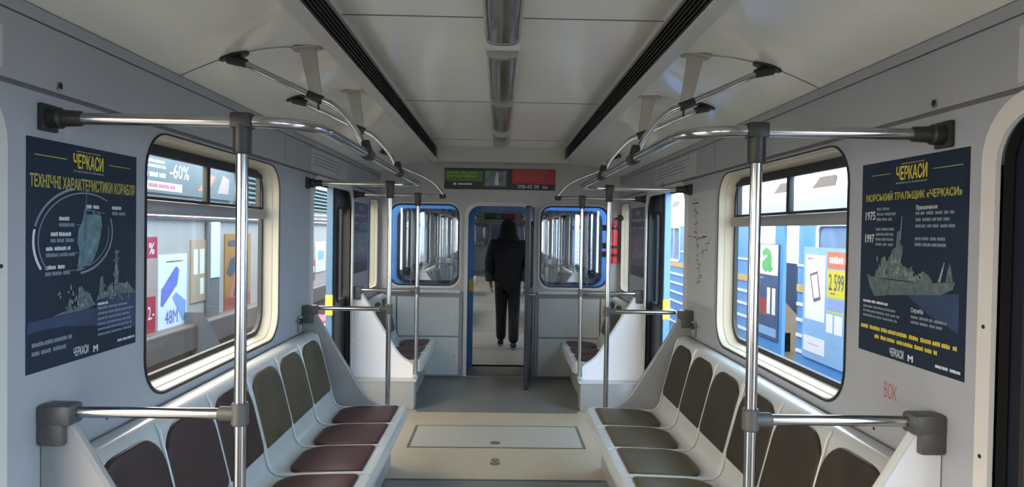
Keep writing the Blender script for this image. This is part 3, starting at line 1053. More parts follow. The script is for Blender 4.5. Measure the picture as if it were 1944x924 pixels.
t = thing('fire_extinguisher', 'red fire extinguisher strapped in the right corner of the far bulkhead', 'fire extinguisher', (1.185, 7.19, 1.225))
b = MB()
b.lathe((1.185, 7.19, 1.225), (0, 0, 1), [(0, 0.035), (0.004, 0.05), (0.02, 0.054), (0.36, 0.054), (0.39, 0.048), (0.415, 0.032), (0.425, 0.02)], 24)
b.build('cylinder', M['red'], t)
b = MB()
b.lathe((1.185, 7.19, 1.645), (0, 0, 1), [(0, 0.018), (0.03, 0.018), (0.032, 0.026), (0.05, 0.026), (0.052, 0.012), (0.06, 0.012)], 16)
b.box(1.13, 1.195, 7.18, 7.20, 1.69, 1.705, 0.003)
b.box(1.14, 1.19, 7.18, 7.20, 1.665, 1.675, 0.003)
b.build('valve', M['red'], t)
for z in (1.595, 1.40, 1.315):
    MB().lathe((1.185, 7.19, z - 0.014), (0, 0, 1), [(0, 0.0562), (0.028, 0.0562)], 24).build('strap', M['black'], t)
b = MB()
for z in (1.60, 1.41, 1.32):
    b.box(1.085, 1.132, 7.20, Y_END - 0.002, z - 0.03, z + 0.03, 0.004)
b.build('mounting_bracket', M['black'], t)
b = MB()
b.lathe((1.232, 7.06, 1.70), (0, -1, 0), [(0, 0.014), (0.03, 0.016), (0.08, 0.033), (0.083, 0.028)], 20)
b.build('horn', M['black'], t)
b = MB()
b.tube(fillet([(1.185, 7.19, 1.685), (1.235, 7.18, 1.70), (1.232, 7.06, 1.70)], 0.05, 5), 0.010, 10)
b.build('hose', M['black'], t)

F = endF(-0.595, Y_END - 0.004, 1.985)
bw, bh = 1.175, 0.223
F = Frame((-0.595, Y_END - 0.001, 1.985), (1, 0, 0), (0, 0, 1))
t = thing('advert_banner', 'long advert banner in green, dark and red above the end door', 'banner', (0, Y_END - 0.002, 1.985))
MB().plate(F, rr(0, 0, bw, bh, 0), (), 0.0, 0.004).build('board', M['bdark'], t, smooth=False)
shape(F, rr(0.006, 0.085, 0.405, 0.200, 0), M['bgreen'], t, 'green_field', 0.0042)
shape(F, rr(0.425, 0.035, 0.655, 0.200, 0), M['bphoto'], t, 'photo_print', 0.0042)
shape(F, [(0.53, 0.05), (0.575, 0.05), (0.565, 0.19), (0.55, 0.19)], M['pwhite'], t, 'fountain_print', 0.005)
shape(F, rr(0.715, 0.065, 1.168, 0.218, 0), M['bred'], t, 'red_field', 0.0042)
small_print(F, 0.03, 0.115, 0.38, 0.185, 2, M['pyel2'], t, 'slogan_print', 0.0052, hfrac=0.62)
small_print(F, 0.745, 0.085, 1.13, 0.205, 4, M['adorange'], t, 'offer_print', 0.0052, hfrac=0.4)
shape(F, rr(0.085, 0.035, 0.13, 0.075, 0.004), M['bred'], t, 'logo_square', 0.0042)
shape(F, [(0.097, 0.045), (0.118, 0.045), (0.122, 0.055), (0.118, 0.066), (0.097, 0.066)], M['pwhite'], t, 'logo_mark', 0.005)
small_print(F, 0.145, 0.043, 0.285, 0.068, 1, M['pwhite'], t, 'logo_print', 0.0052, ragged=0.0, hfrac=0.9)
text('390-43 38', F, 0.775, 0.018, 1.00, 0.056, M['pwhite'], t, 'phone_number', 0.0052)
text('вн.', F, 1.04, 0.020, 1.10, 0.045, M['pwhite'], t, 'phone_suffix', 0.0052)

# ------------------------------------------------------------------ posters and stickers
# left poster: technical data of the ship
PW, PH = 0.558, 0.650
F = wallF(-1, 1.872, 1.137)
t = thing('poster', 'navy ship poster on the left wall with a radar-like ring and long yellow headline', 'poster', (-XW, 1.872 + PW / 2, 1.137), 'ship posters beside the windows')
MB().plate(F, rr(0, 0, PW, PH, 0), (), 0.0003, 0.0018).build('sheet', M['poster'], t, smooth=False)
U = lambda a: a * PW
V = lambda a: a * PH


def arc(F, cu, cv, ru, rv, a0, a1, wdt, m, parent, name, d=0.0022, n=28):
    b = MB()
    outer = [(cu + ru * math.cos(math.radians(a0 + (a1 - a0) * i / n)), cv + rv * math.sin(math.radians(a0 + (a1 - a0) * i / n))) for i in range(n + 1)]
    inner = [(cu + (ru - wdt) * math.cos(math.radians(a0 + (a1 - a0) * i / n)), cv + (rv - wdt) * math.sin(math.radians(a0 + (a1 - a0) * i / n))) for i in range(n, -1, -1)]
    b.plate(F, outer + inner, (), d, d + 0.0002)
    return b.build(name, m, parent, smooth=False)


def bars(F, lst, m, parent, name, d=0.0022):
    b = MB()
    for (a, c, e, f) in lst:
        b.plate(F, [(U(a), V(c)), (U(e), V(c)), (U(e), V(f)), (U(a), V(f))], (), d, d + 0.0002)
    return b.build(name, m, parent, smooth=False)


text('ЧЕРКАСИ', F, U(.362), V(.893), U(.640), V(.963), M['pyel'], t, 'title', bold=0.03)
small_print(F, U(.39), V(.966), U(.61), V(.976), 1, M['pyel2'], t, 'title_overline', ragged=0.0)
small_print(F, U(.365), V(.872), U(.64), V(.885), 1, M['pgrey'], t, 'title_underline', ragged=0.0, hfrac=0.7)
text('ТЕХНІЧНІ ХАРАКТЕРИСТИКИ КОРАБЛЯ', F, U(.022), V(.790), U(.978), V(.848), M['pyel2'], t, 'headline', bold=0.03)
bars(F, [(.054, .926, .308, .930)], M['pyel2'], t, 'rule_line')
bars(F, [(.695, .930, .923, .934)], M['pyel2'], t, 'rule_line')
arc(F, U(.48), V(.56), U(.40), V(.225), 60, 215, 0.004, M['pgrey'], t, 'outer_ring')
arc(F, U(.48), V(.56), U(.44), V(.25), 105, 165, 0.007, M['pgrey'], t, 'ring_lettering')
arc(F, U(.48), V(.56), U(.44), V(.25), 168, 210, 0.009, M['pwhite'], t, 'ring_lettering')
arc(F, U(.40), V(.60), U(.34), V(.20), -85, 20, 0.007, M['pgrey'], t, 'inner_ring')
arc(F, U(.40), V(.60), U(.30), V(.175), -80, 10, 0.003, M['pgrey'], t, 'inner_ring')
shape(F, [(U(a), V(c)) for a, c in [(.40, .415), (.47, .425), (.54, .46), (.585, .51), (.61, .57), (.63, .63), (.62, .675), (.57, .70), (.50, .705), (.47, .72), (.455, .68), (.44, .64), (.41, .61), (.40, .55), (.42, .51)]], M['pship3'], t, 'deck_view_print', 0.0018)
shape(F, [(U(a), V(c)) for a, c in [(.462, .56), (.482, .56), (.482, .80), (.475, .80)]], M['pship'], t, 'mast_print', 0.0024)
for (a, c, e, n) in ((.47, .725, .60, 1), (.731, .726, .83, 1), (.246, .665, .33, 1), (.179, .595, .34, 1), (.143, .531, .345, 1), (.138, .449, .295, 1)):
    small_print(F, U(a), V(c - .018), U(e), V(c + .004), 1, M['pwhite'], t, 'data_heading', ragged=0.0, hfrac=0.85)
    small_print(F, U(a), V(c - .046), U(e + .05), V(c - .024), 1, M['pgrey'], t, 'data_text', ragged=0.15, hfrac=0.85)
bars(F, [(.60, .69, .66, .693), (.345, .500, .41, .503), (.295, .42, .40, .423), (.39, .63, .43, .633)], M['pgrey'], t, 'leader_lines')
shape(F, [(U(a), V(c)) for a, c in [(.0, .168), (.12, .176), (.30, .172), (.573, .142), (.573, .225), (.50, .236), (.42, .226), (.30, .222), (.18, .222), (.011, .218)]], M['pblue'], t, 'sea_print', 0.0018)
shape(F, [(U(a), V(c)) for a, c in [(.573, .142), (1, .09), (1, .27), (.85, .285), (.573, .25)]], M['pblue'], t, 'hull_print', 0.0017)
shape(F, [(U(a), V(c)) for a, c in [(.19, .224), (.26, .236), (.31, .24), (.33, .30), (.36, .24), (.40, .25), (.41, .335), (.44, .345), (.46, .32), (.50, .31), (.55, .26), (.57, .245), (.50, .236), (.42, .228)]], M['pship'], t, 'ship_print', 0.0026)
shape(F, [(U(a), V(c)) for a, c in [(.57, .262), (.60, .29), (.61, .375), (.64, .38), (.65, .30), (.69, .31), (.71, .345), (.74, .30), (.755, .33), (.765, .505), (.785, .505), (.80, .34), (.84, .33), (.90, .335), (.97, .29), (1.0, .272), (.85, .28)]], M['pship'], t, 'ship_print', 0.0026)
b = MB()
for q in range(60):
    a = random.choice([random.uniform(.22, .55), random.uniform(.58, .92)])
    c = random.uniform(.245, .335)
    w, h = random.uniform(.006, .016), random.uniform(.006, .024)
    b.plate(F, [(U(a), V(c)), (U(a + w), V(c)), (U(a + w * .6), V(c + h)), (U(a), V(c + h))], (), 0.0034, 0.0036)
b.build('ship_texture', M['pship2'], t, smooth=False)
b = MB()
for q in range(16):
    a, c = random.uniform(.74, .80), random.uniform(.34, .50)
    b.plate(F, [(U(a), V(c)), (U(a + .012), V(c)), (U(a + .006), V(c + .016))], (), 0.0034, 0.0036)
b.build('ship_texture', M['pship2'], t, smooth=False)
small_print(F, U(.588), V(.235), U(.70), V(.252), 1, M['pwhite'], t, 'data_heading', 0.0034, ragged=0, hfrac=0.8)
small_print(F, U(.588), V(.075), U(.985), V(.23), 6, M['pgrey'], t, 'paragraph', 0.0034, hfrac=0.5)
small_print(F, U(.036), V(.055), U(.40), V(.130), 2, M['pgrey'], t, 'footnote', 0.0034, hfrac=0.55)
text('ЧЕРКАСИ', F, U(.370), V(.020), U(.505), V(.062), M['pwhite'], t, 'footer_title', bold=0.02)
text('M', F, U(.550), V(.014), U(.596), V(.048), M['pwhite'], t, 'footer_logo', bold=0.04)
small_print(F, U(.795), V(.030), U(.985), V(.045), 1, M['pwhite'], t, 'footer_print', ragged=0, hfrac=0.9)

# right poster: the minesweeper
PW, PH = 0.552, 0.646
F = wallF(1, 2.400, 1.155)
t = thing('poster', 'navy poster on the right wall with a grey minesweeper and years 1975 and 1997', 'poster', (XW, 2.400 - PW / 2, 1.155), 'ship posters beside the windows')
MB().plate(F, rr(0, 0, PW, PH, 0), (), 0.0003, 0.0018).build('sheet', M['poster'], t, smooth=False)
text('ЧЕРКАСИ', F, U(.372), V(.893), U(.664), V(.963), M['pyel'], t, 'title', bold=0.03)
small_print(F, U(.42), V(.966), U(.64), V(.976), 1, M['pyel2'], t, 'title_overline', ragged=0.0)
small_print(F, U(.37), V(.872), U(.66), V(.885), 1, M['pgrey'], t, 'title_underline', ragged=0.0, hfrac=0.7)
text('МОРСЬКИЙ ТРАЛЬЩИК «ЧЕРКАСИ»', F, U(.051), V(.790), U(.952), V(.846), M['pyel2'], t, 'headline', bold=0.03)
bars(F, [(.107, .932, .315, .935)], M['pyel2'], t, 'rule_line')
bars(F, [(.714, .927, .953, .930)], M['pyel2'], t, 'rule_line')
text('1975', F, U(.049), V(.700), U(.160), V(.745), M['pwhite'], t, 'year', bold=0.02)
text('1997', F, U(.051), V(.580), U(.152), V(.625), M['pwhite'], t, 'year', bold=0.02)
small_print(F, U(.176), V(.684), U(.375), V(.765), 3, M['pgrey'], t, 'paragraph', hfrac=0.6)
small_print(F, U(.170), V(.555), U(.398), V(.660), 4, M['pgrey'], t, 'paragraph', hfrac=0.6)
text('Призначення', F, U(.572), V(.737), U(.757), V(.765), M['pwhite'], t, 'section_title', bold=0.015)
small_print(F, U(.569), V(.645), U(.940), V(.735), 3, M['pgrey'], t, 'paragraph', hfrac=0.55)
small_print(F, U(.569), V(.560), U(.905), V(.615), 2, M['pgrey'], t, 'paragraph', hfrac=0.6)
shape(F, [(U(a), V(c)) for a, c in [(.08, .415), (.13, .402), (.30, .395), (.50, .395), (.75, .405), (.917, .42), (.90, .385), (.80, .355), (.534, .335), (.30, .315), (.20, .302), (.168, .302), (.13, .34), (.10, .38)]], M['pship'], t, 'hull_print', 0.0022)
shape(F, [(U(a), V(c)) for a, c in [(.17, .40), (.19, .44), (.23, .445), (.24, .50), (.28, .515), (.29, .49), (.33, .495), (.35, .55), (.39, .56), (.40, .64), (.42, .645), (.435, .58), (.46, .57), (.455, .52), (.44, .49), (.47, .47), (.52, .46), (.55, .475), (.56, .44), (.62, .43), (.65, .455), (.70, .44), (.74, .41), (.72, .40)]], M['pship'], t, 'superstructure_print', 0.0026)
shape(F, [(U(a), V(c)) for a, c in [(.425, .60), (.437, .60), (.446, .715), (.441, .715)]], M['pgrey'], t, 'mast_print', 0.0028)
shape(F, [(U(a), V(c)) for a, c in [(.78, .412), (.80, .412), (.832, .50), (.826, .502)]], M['pship2'], t, 'crane_print', 0.0026)
shape(F, [(U(a), V(c)) for a, c in [(.84, .415), (.90, .42), (.878, .495), (.868, .495)]], M['pship'], t, 'crane_print', 0.0026)
shape(F, [(U(a), V(c)) for a, c in [(.50, .335), (.95, .37), (.95, .20), (.70, .26)]], M['pblue'], t, 'sea_print', 0.0019)
b = MB()
for q in range(70):
    a = random.uniform(.19, .66)
    top = .46 if a > .48 else .53
    c = random.uniform(.40, top - .03)
    w, h = random.uniform(.006, .018), random.uniform(.006, .026)
    b.plate(F, [(U(a), V(c)), (U(a + w), V(c)), (U(a + w * .6), V(c + h)), (U(a), V(c + h))], (), 0.0034, 0.0036)
b.build('ship_texture', M['pship2'], t, smooth=False)
small_print(F, U(.047), V(.258), U(.326), V(.276), 1, M['pwhite'], t, 'section_title', 0.003, ragged=0, hfrac=0.8)
small_print(F, U(.049), V(.175), U(.475), V(.248), 3, M['pgrey'], t, 'paragraph', 0.003, hfrac=0.55)
text('Служба', F, U(.551), V(.248), U(.661), V(.276), M['pwhite'], t, 'section_title', 0.003, bold=0.015)
small_print(F, U(.553), V(.190), U(.893), V(.240), 2, M['pgrey'], t, 'paragraph', 0.003, hfrac=0.6)
small_print(F, U(.03), V(.115), U(.945), V(.145), 1, M['pyel'], t, 'yellow_caption', 0.003, ragged=0, hfrac=0.75)
small_print(F, U(.188), V(.075), U(.784), V(.103), 1, M['pyel'], t, 'yellow_caption', 0.003, ragged=0, hfrac=0.75)
text('ЧЕРКАСИ', F, U(.350), V(.014), U(.490), V(.056), M['pwhite'], t, 'footer_title', bold=0.02)
text('M', F, U(.530), V(.014), U(.580), V(.046), M['pwhite'], t, 'footer_logo', bold=0.04)
small_print(F, U(.775), V(.024), U(.975), V(.041), 1, M['pwhite'], t, 'footer_print', ragged=0, hfrac=0.9)

# small far posters
for side, lb in ((-1, 'small dark blue poster on the far left wall between doorway and narrow window'), (1, 'small dark blue poster on the far right wall between doorway and narrow window')):
    F = wallF(side, 5.99 if side < 0 else 6.66, 1.150)
    t = thing('poster', lb, 'poster', (side * XW, 6.32, 1.150), 'dark posters past the doorways')
    PW, PH = 0.66, 0.635
    MB().plate(F, rr(0, 0, PW, PH, 0), (), 0.0003, 0.0018).build('sheet', M['poster'], t, smooth=False)
    shape(F, rr(0.0, 0.10, PW, 0.44, 0), M['pblue'], t, 'picture_print', 0.0018)
    text('ЧЕРКАСИ', F, U(.37), V(.89), U(.65), V(.96), M['pyel2'], t, 'title', bold=0.03)
    small_print(F, U(.08), V(.79), U(.92), V(.84), 1, M['pgrey'], t, 'headline', ragged=0, hfrac=0.9)
    small_print(F, U(.06), V(.55), U(.45), V(.72), 4, M['pgrey'], t, 'paragraph', hfrac=0.5)
    small_print(F, U(.56), V(.55), U(.95), V(.72), 4, M['pgrey'], t, 'paragraph', hfrac=0.5)
    shape(F, [(U(a), V(c)) for a, c in [(.1, .34), (.9, .36), (.86, .27), (.2, .25)]], M['pship'], t, 'hull_print', 0.0026)
    shape(F, [(U(a), V(c)) for a, c in [(.2, .35), (.4, .5), (.45, .4), (.7, .36)]], M['pship'], t, 'superstructure_print', 0.0028)

# metro map on the right wall
F = wallF(1, 4.632, 1.105)
t = thing('line_map', 'pale transit line map on the right wall between window and doorway', 'map', (XW, 4.34, 1.105))
PW, PH = 0.585, 0.712
MB().plate(F, rr(0, 0, PW, PH, 0), (), 0.0003, 0.0016).build('sheet', M['paper'], t, smooth=False)
ml = {'inkred': [(.08, .60, .50, .585), (.50, .585, .66, .60)], 'paperblue': [(.30, .88, .32, .70), (.32, .70, .36, .52), (.36, .52, .52, .20)], 'inkgreen': [(.86, .60, .70, .50), (.70, .50, .56, .42), (.56, .42, .42, .15)]}
for mk, segs in ml.items():
    b = MB()
    for (a, c, e, f) in segs:
        p, q = Vector((U(a), V(c), 0)), Vector((U(e), V(f), 0))
        dv = (q - p).normalized()
        nn = Vector((-dv.y, dv.x, 0)) * 0.0025
        b.plate(F, [tuple((p + nn)[:2]), tuple((p - nn)[:2]), tuple((q - nn)[:2]), tuple((q + nn)[:2])], (), 0.0016, 0.002)
    b.build('route_line', M[mk], t, smooth=False)
b = MB()
for q in range(46):
    mk = random.choice(list(ml))
    (a, c, e, f) = random.choice(ml[mk])
    k = random.random()
    u, v = U(a + (e - a) * k), V(c + (f - c) * k)
    w = random.uniform(.02, .05)
    u += random.choice([0.008, -w - 0.008])
    b.plate(F, [(u, v), (u + w, v), (u + w, v + 0.006), (u, v + 0.006)], (), 0.0018, 0.0022)
b.plate(F, rr(U(.16), V(.90), U(.40), V(.915), 0), (), 0.0018, 0.0022)
b.plate(F, rr(U(.27), V(.93), U(.30), V(.95), 0), (), 0.0018, 0.0022)
tag(b.build('small_print', M['ink'], t, smooth=False), kind='stuff')


def notice(side, y0, y1, z0, z1, label, kind, xw=1.274):
    yy = y0 if side < 0 else y1
    F = wallF(side, yy, z0, xw)
    w, h = y1 - y0, z1 - z0
    t = thing('notice_sticker', label, 'notice', (side * xw, (y0 + y1) / 2, z0), 'white notices on the upper panels')
    MB().plate(F, rr(0, 0, w, h, 0.003), (), 0.0003, 0.0016).build('sheet', M['paper'], t, smooth=False)
    if kind == 'metro':
        b = MB()
        b.lathe(F.p(0.045, h - 0.028, 0.0016), F.n, [(0, 0.014), (0.0006, 0.014)], 20)
        b.build('round_logo', M['paperblue'], t, smooth=False)
        text('M', F, 0.036, h - 0.036, 0.054, h - 0.020, M['paper'], t, 'logo_letter', 0.0026)
        small_print(F, 0.03, h * .42, w - 0.02, h * .56, 2, M['ink'], t, 'notice_text', hfrac=0.5)
        small_print(F, 0.03, h * .30, w - 0.05, h * .36, 1, M['paperblue'], t, 'notice_text', hfrac=0.8)
    else:
        small_print(F, w * .06, h * .2, w * .94, h * .85, 4, M['pgrey'], t, 'notice_text', hfrac=0.35)
    return t


notice(-1, 1.30, 1.775, 1.945, 2.055, 'white notice at the left edge of the photo high above the near doorway', 'plain')
notice(1, 1.25, 1.675, 1.935, 2.075, 'white notice with a round blue logo high on the right wall', 'metro')
notice(-1, 4.62, 5.72, 1.935, 2.085, 'pale notice strip above the far left doorway', 'plain')
notice(1, 4.45, 5.62, 1.935, 2.085, 'pale notice strip above the far right doorway', 'plain')

for side, lb in ((-1, 'small round metal button with a keyhole on the upper left wall above the wall fixing'), (1, 'small round metal button with a keyhole on the upper right wall above the wall fixing')):
    t = thing('key_switch', lb, 'key switch', (side * 1.274, 2.0, 1.945), 'key switches on the upper panels')
    b = MB()
    b.lathe((side * 1.274, 2.0, 1.945), (-side, 0, 0), [(0, 0.014), (0.003, 0.013), (0.004, 0.010)], 18)
    b.build('rim', M['chrome'], t)
    b = MB()
    b.lathe((side * 1.271, 2.0, 1.947), (-side, 0, 0), [(0, 0.0085), (0.003, 0.0085)], 14)
    b.build('keyhole', M['black'], t, smooth=False)

for side, yy, lb in ((-1, 4.40, 'small grey bench latch on the left wall beside the far left divider'), (1, 4.42, 'small grey bench latch on the right wall beside the far right divider')):
    t = thing('wall_latch', lb, 'latch', (side * 1.27, yy, 0.87), 'bench latches on the walls')
    MB().box(side * 1.262, side * 1.279, yy - 0.03, yy + 0.03, 0.882, 0.985, 0.005).build('plate', M['divider'], t)
    b = MB()
    b.tube(fillet([(side * 1.262, yy - 0.02, 0.965), (side * 1.235, yy - 0.05, 0.968), (side * 1.235, yy - 0.10, 0.955)], 0.02, 4), 0.007, 10)
    b.lathe((side * 1.235, yy - 0.10, 0.955), (0, -1, 0), [(-0.006, 0.006), (0, 0.011), (0.008, 0.011), (0.012, 0.006)], 12)
    b.build('hook', M['clamp'], t)

F = wallF(1, 2.235, 1.022)
t = thing('wall_marking', 'red stencilled letters low on the right wall under the ship poster', 'marking', (XW, 2.2, 1.02))
text('ВОК', F, 0.0, 0.0, 0.072, 0.052, M['inkred'], t, 'letters', 0.0006, bold=-0.012)

F = wallF(1, 5.36, 1.872)
t = thing('door_sticker', 'small yellow-green sticker above the far right doorway', 'sticker', (XW, 5.32, 1.88))
MB().plate(wallF(1, 5.40, 1.868, 1.265), [(0.02, 0), (0.05, 0.02), (0.075, 0.015), (0.065, 0.045), (0.08, 0.08), (0.045, 0.065), (0.02, 0.09), (0.018, 0.05), (0, 0.03)], (), 0, 0.001).build('sheet', M['adgreen'], t, smooth=False)

# small screws on door posts
for (x, y, z, w) in ((1.266, 5.955, 0.55, 'wall_right'), (-1.266, 5.955, 0.55, 'wall_left'), (1.266, 1.762, 1.32, 'wall_right'), (1.266, 1.762, 0.98, 'wall_right'), (-1.266, 1.762, 1.44, 'wall_left'),
                     (-1.28, 2.26, 0.915, 'wall_left'), (1.28, 2.29, 0.90, 'wall_right')):
    sd = 1 if x > 0 else -1
    MB().lathe((x, y, z), (-sd, 0, 0), [(0, 0.006), (0.002, 0.005)], 10).build('screw', M['clamp'], bpy.data.objects[w], smooth=False)

# ------------------------------------------------------------------ floor hatch and locks
t = thing('floor_hatch', 'rectangular floor hatch with a dark seam in the tan floor between the benches', 'floor hatch', (0, 5.12, 0.003))
MB().plate(F0, rr(-0.640, 4.850, 0.640, 5.405, 0.01), [rr(-0.618, 4.866, 0.618, 5.389, 0.006)], 0.003, 0.0055).build('seam_frame', M['dirt'], t, smooth=False)
MB().plate(F0, rr(-0.618, 4.866, 0.618, 5.389, 0.006), (), 0.003, 0.0050).build('cover', M['hatch'], t, smooth=False)
l = MB().lathe((-0.01, 4.965, 0.005), (0, 0, 1), [(0, 0.038), (0.002, 0.036), (0.0025, 0.02)], 20).build('lock', M['dirt'], t)
for q, yy in enumerate((4.60, 4.53)):
    t = thing('floor_lock', ('round dark floor lock just in front of the floor hatch, the farther of two', 'round dark floor lock nearest the camera in the tan floor, the nearer of two')[q], 'floor lock', (-0.008, yy, 0.003), 'locks in the tan floor')
    MB().lathe((-0.008, yy, 0.003), (0, 0, 1), [(0, 0.030 + 0.006 * q), (0.002, 0.029 + 0.006 * q)], 20).build('rim', M['dirt'], t)
    MB().lathe((-0.008, yy, 0.005), (0, 0, 1), [(0, 0.018), (0.0012, 0.017)], 16).build('cap', M['tgrey'], t)

# ------------------------------------------------------------------ next car beyond the end door
Y2 = 7.80
N_END = 26.2
wins2 = []
doors2 = [(9.32, 10.52), (13.33, 14.58), (17.5, 18.75), (21.7, 22.9)]
for a in (11.05, 15.25, 19.45):
    wins2.append((a, a + 1.6, 0.915, 1.895, 0.15))
wins2.append((7.9, 8.4, 0.955, 1.845, 0.07))
for side, nm in ((-1, 'wall_left'), (1, 'wall_right')):
    side_wall(side, Y2, N_END, wins2, doors2, nm)
fl2 = struct('floor')
MB().box(-1.42, 1.42, Y2 - 0.0, N_END, -0.14, 0.0).build('linoleum', M['nextfloor'], fl2, smooth=False)
b = MB()
for yy in (9.0, 10.55, 13.2, 14.7):
    b.box(-0.66, 0.66, yy - 0.008, yy + 0.008, 0.0, 0.003)
b.build('sheet_joint', M['dirt'], fl2, smooth=False)
ceiling(Y2, N_END, N_END - 0.35, 'ceiling')


class FlipF(Frame):
    pass


def near_end(y, name):
    """end wall of the next car that faces this one: blue outside, pale inside, same openings"""
    F = endF(0, y, 0)
    st = struct(name)
    wl = rr(-1.165, 0.945, -0.44, 1.79, 0.115, 8)
    wr = rr(0.44, 0.945, 1.165, 1.79, 0.115, 8)
    dr = rr(-0.295, 0.0, 0.30, 1.78, 0.12, 8, (0.001, 0.001, 0.12, 0.12))
    MB().plate(F, rr(-1.38, -0.75, 1.38, 2.48, 0), [wl, wr, dr], -0.03, 0.0).build('outer_end_skin', M['blue'], st, smooth=False)
    MB().plate(F, rr(-1.30, -0.06, 1.30, 2.30, 0), [wl, wr, dr], -0.10, -0.07).build('panel', M['bulk'], st, smooth=False)
    b = MB()
    b.loft([F.p(p[0], p[1], 0) for p in dr], [F.p(p[0], p[1], -0.10) for p in dr])
    for h in (wl, wr):
        b.loft([F.p(p[0], p[1], 0) for p in h], [F.p(p[0], p[1], -0.10) for p in h])
    b.build('opening_lining', M['blue'], st, smooth=False)
    return st


near_end(Y2, 'wall_near')
# vestibule: blue gangway sides and threshold plate between the two cars
gw = struct('trim_3')
b = MB()
b.box(-0.40, -0.365, Y_END + 0.09, Y2 - 0.001, -0.06, 1.86)
b.box(0.365, 0.40, Y_END + 0.09, Y2 - 0.001, -0.06, 1.86)
b.box(-0.40, 0.40, Y_END + 0.09, Y2 - 0.001, 1.83, 1.87)
b.build('gangway_sides', M['blue'], gw, smooth=False)
MB().box(-0.365, 0.365, Y_END + 0.06, Y2 + 0.1, -0.06, 0.0).build('threshold_plate', M['dirt'], gw, smooth=False)
MB().box(-0.345, -0.297, Y2 - 0.008, Y2 - 0.001, 0.86, 1.0).build('yellow_mark', M['yellow'], gw, smooth=False)

for w_i, (u0, u1) in enumerate(((-1.165, -0.44), (0.44, 1.165))):
    F = endF(0, Y2, 0)
    w = struct('window_%d' % (7 + w_i))
    MB().plate(F, rr(u0, 0.945, u1, 1.79, 0.115, 8), [rr(u0 + 0.03, 0.975, u1 - 0.03, 1.76, 0.10, 8)], -0.06, 0.008).build('rubber_seal', M['rubber'], w, smooth=False)
    MB().plate(F, rr(u0, 0.945, u1, 1.79, 0.115, 8), (), -0.04, -0.036).build('pane', M['glass'], w, smooth=False)

bulkhead(N_END - 0.02, 'wall_far', n0=9)
MB().box(-1.38, 1.38, N_END + 0.5, N_END + 0.6, -0.75, 2.5).build('sky_block_plate', M['navyleaf'], None, smooth=False)['kind'] = 'structure'  # dark plate added behind the far windows to shut out bright sky
F = Frame((-0.595, N_END - 0.022, 1.985), (1, 0, 0), (0, 0, 1))
t = thing('advert_banner', 'tiny green and red advert banner at the far end of the next car', 'banner', (0, N_END - 0.023, 1.985))
MB().plate(F, rr(0, 0, bw, bh, 0), (), 0.0, 0.004).build('board', M['bdark'], t, smooth=False)
shape(F, rr(0.006, 0.085, 0.405, 0.200, 0), M['bgreen'], t, 'green_field', 0.0042)
shape(F, rr(0.425, 0.035, 0.655, 0.200, 0), M['bphoto'], t, 'photo_print', 0.0042)
shape(F, rr(0.715, 0.065, 1.168, 0.218, 0), M['bred'], t, 'red_field', 0.0042)

G2 = 'bench seats in the next car'
for (src, dy, rot, lab) in ((be1, None, True, 'end bench on the right just inside the next car'), (be2, None, True, 'end bench on the left just inside the next car, by the open doorway'),
                            (bn2, 8.75, False, 'left bench in the next car, past its first doorway'), (bn4, 8.75, False, 'right bench in the next car, past its first doorway'),
                            (bn1, 8.75 + 0.0, False, 'first left bench in the next car after the end bench'), (bn3, 8.75, False, 'first right bench in the next car after the end bench'),
                            (bn2, 12.95, False, 'left bench in the middle of the next car'), (bn4, 12.95, False, 'right bench in the middle of the next car')):
    c = copy_tree(src)
    if rot:
        c.rotation_euler.z = math.pi
        c.location = (-src.location.x, 7.925 + (7.27 - src.location.y), 0)
    else:
        c.location = (src.location.x, src.location.y + dy, 0)
    c['label'] = lab
    c['group'] = G2
for (src, dy, lab) in ((rail_l, 8.75, 'chrome handrail over the left benches of the next car'), (rail_r, 8.75, 'chrome handrail over the right benches of the next car'),
                       (rail_l, 12.95, 'chrome handrail farther back over the left side of the next car'), (rail_r, 12.95, 'chrome handrail farther back over the right side of the next car')):
    c = copy_tree(src)
    c.location = (src.location.x, src.location.y + dy, src.location.z)
    c['label'] = lab
    c['group'] = 'handrails in the next car'
for s, y, lab in ((-1, 9.215, 'beige seat divider on the left just inside the next car'), (1, 9.215, 'beige seat divider on the right just inside the next car'),
                  (-1, 10.69, 'beige seat divider on the left past the first doorway of the next car'), (1, 10.69, 'beige seat divider on the right past the first doorway of the next car')):
    d = divider(s, y, lab, M['dividerw'], zb=0.25)
    d['group'] = 'dividers in the next car'

# ------------------------------------------------------------------ the walking person
def skin_mesh(name, joints, edges, mtl, parent, sub=2, root=0):
    me = bpy.data.meshes.new(name)
    off = wloc(parent)
    me.from_pydata([Vector(j[0]) - off for j in joints], edges, [])
    o = bpy.data.objects.new(name, me)
    COL.objects.link(o)
    sk = o.modifiers.new('skin', 'SKIN')
    sk.use_smooth_shade = True
    for i, j in enumerate(joints):
        r = j[1]
        me.skin_vertices[0].data[i].radius = r if isinstance(r, tuple) else (r, r)
        me.skin_vertices[0].data[i].use_root = (i == root)
    sb = o.modifiers.new('sub', 'SUBSURF')
    sb.levels = sub
    sb.render_levels = sub
    dg = bpy.context.evaluated_depsgraph_get()
    m2 = bpy.data.meshes.new_from_object(o.evaluated_get(dg))
    bpy.data.objects.remove(o)
    m2.name = name
    m2.materials.clear()
    m2.materials.append(mtl)
    for p in m2.polygons:
        p.use_smooth = True
    o = bpy.data.objects.new(name, m2)
    COL.objects.link(o)
    o.parent = parent
    return o


PXc, PYc = 0.115, 9.1
P = thing('person', 'person in a black hooded jacket and black trousers walking away through the next car', 'person', (PXc, PYc, 0))


def pp(x, y, z):
    return (PXc + x, PYc + y, z)


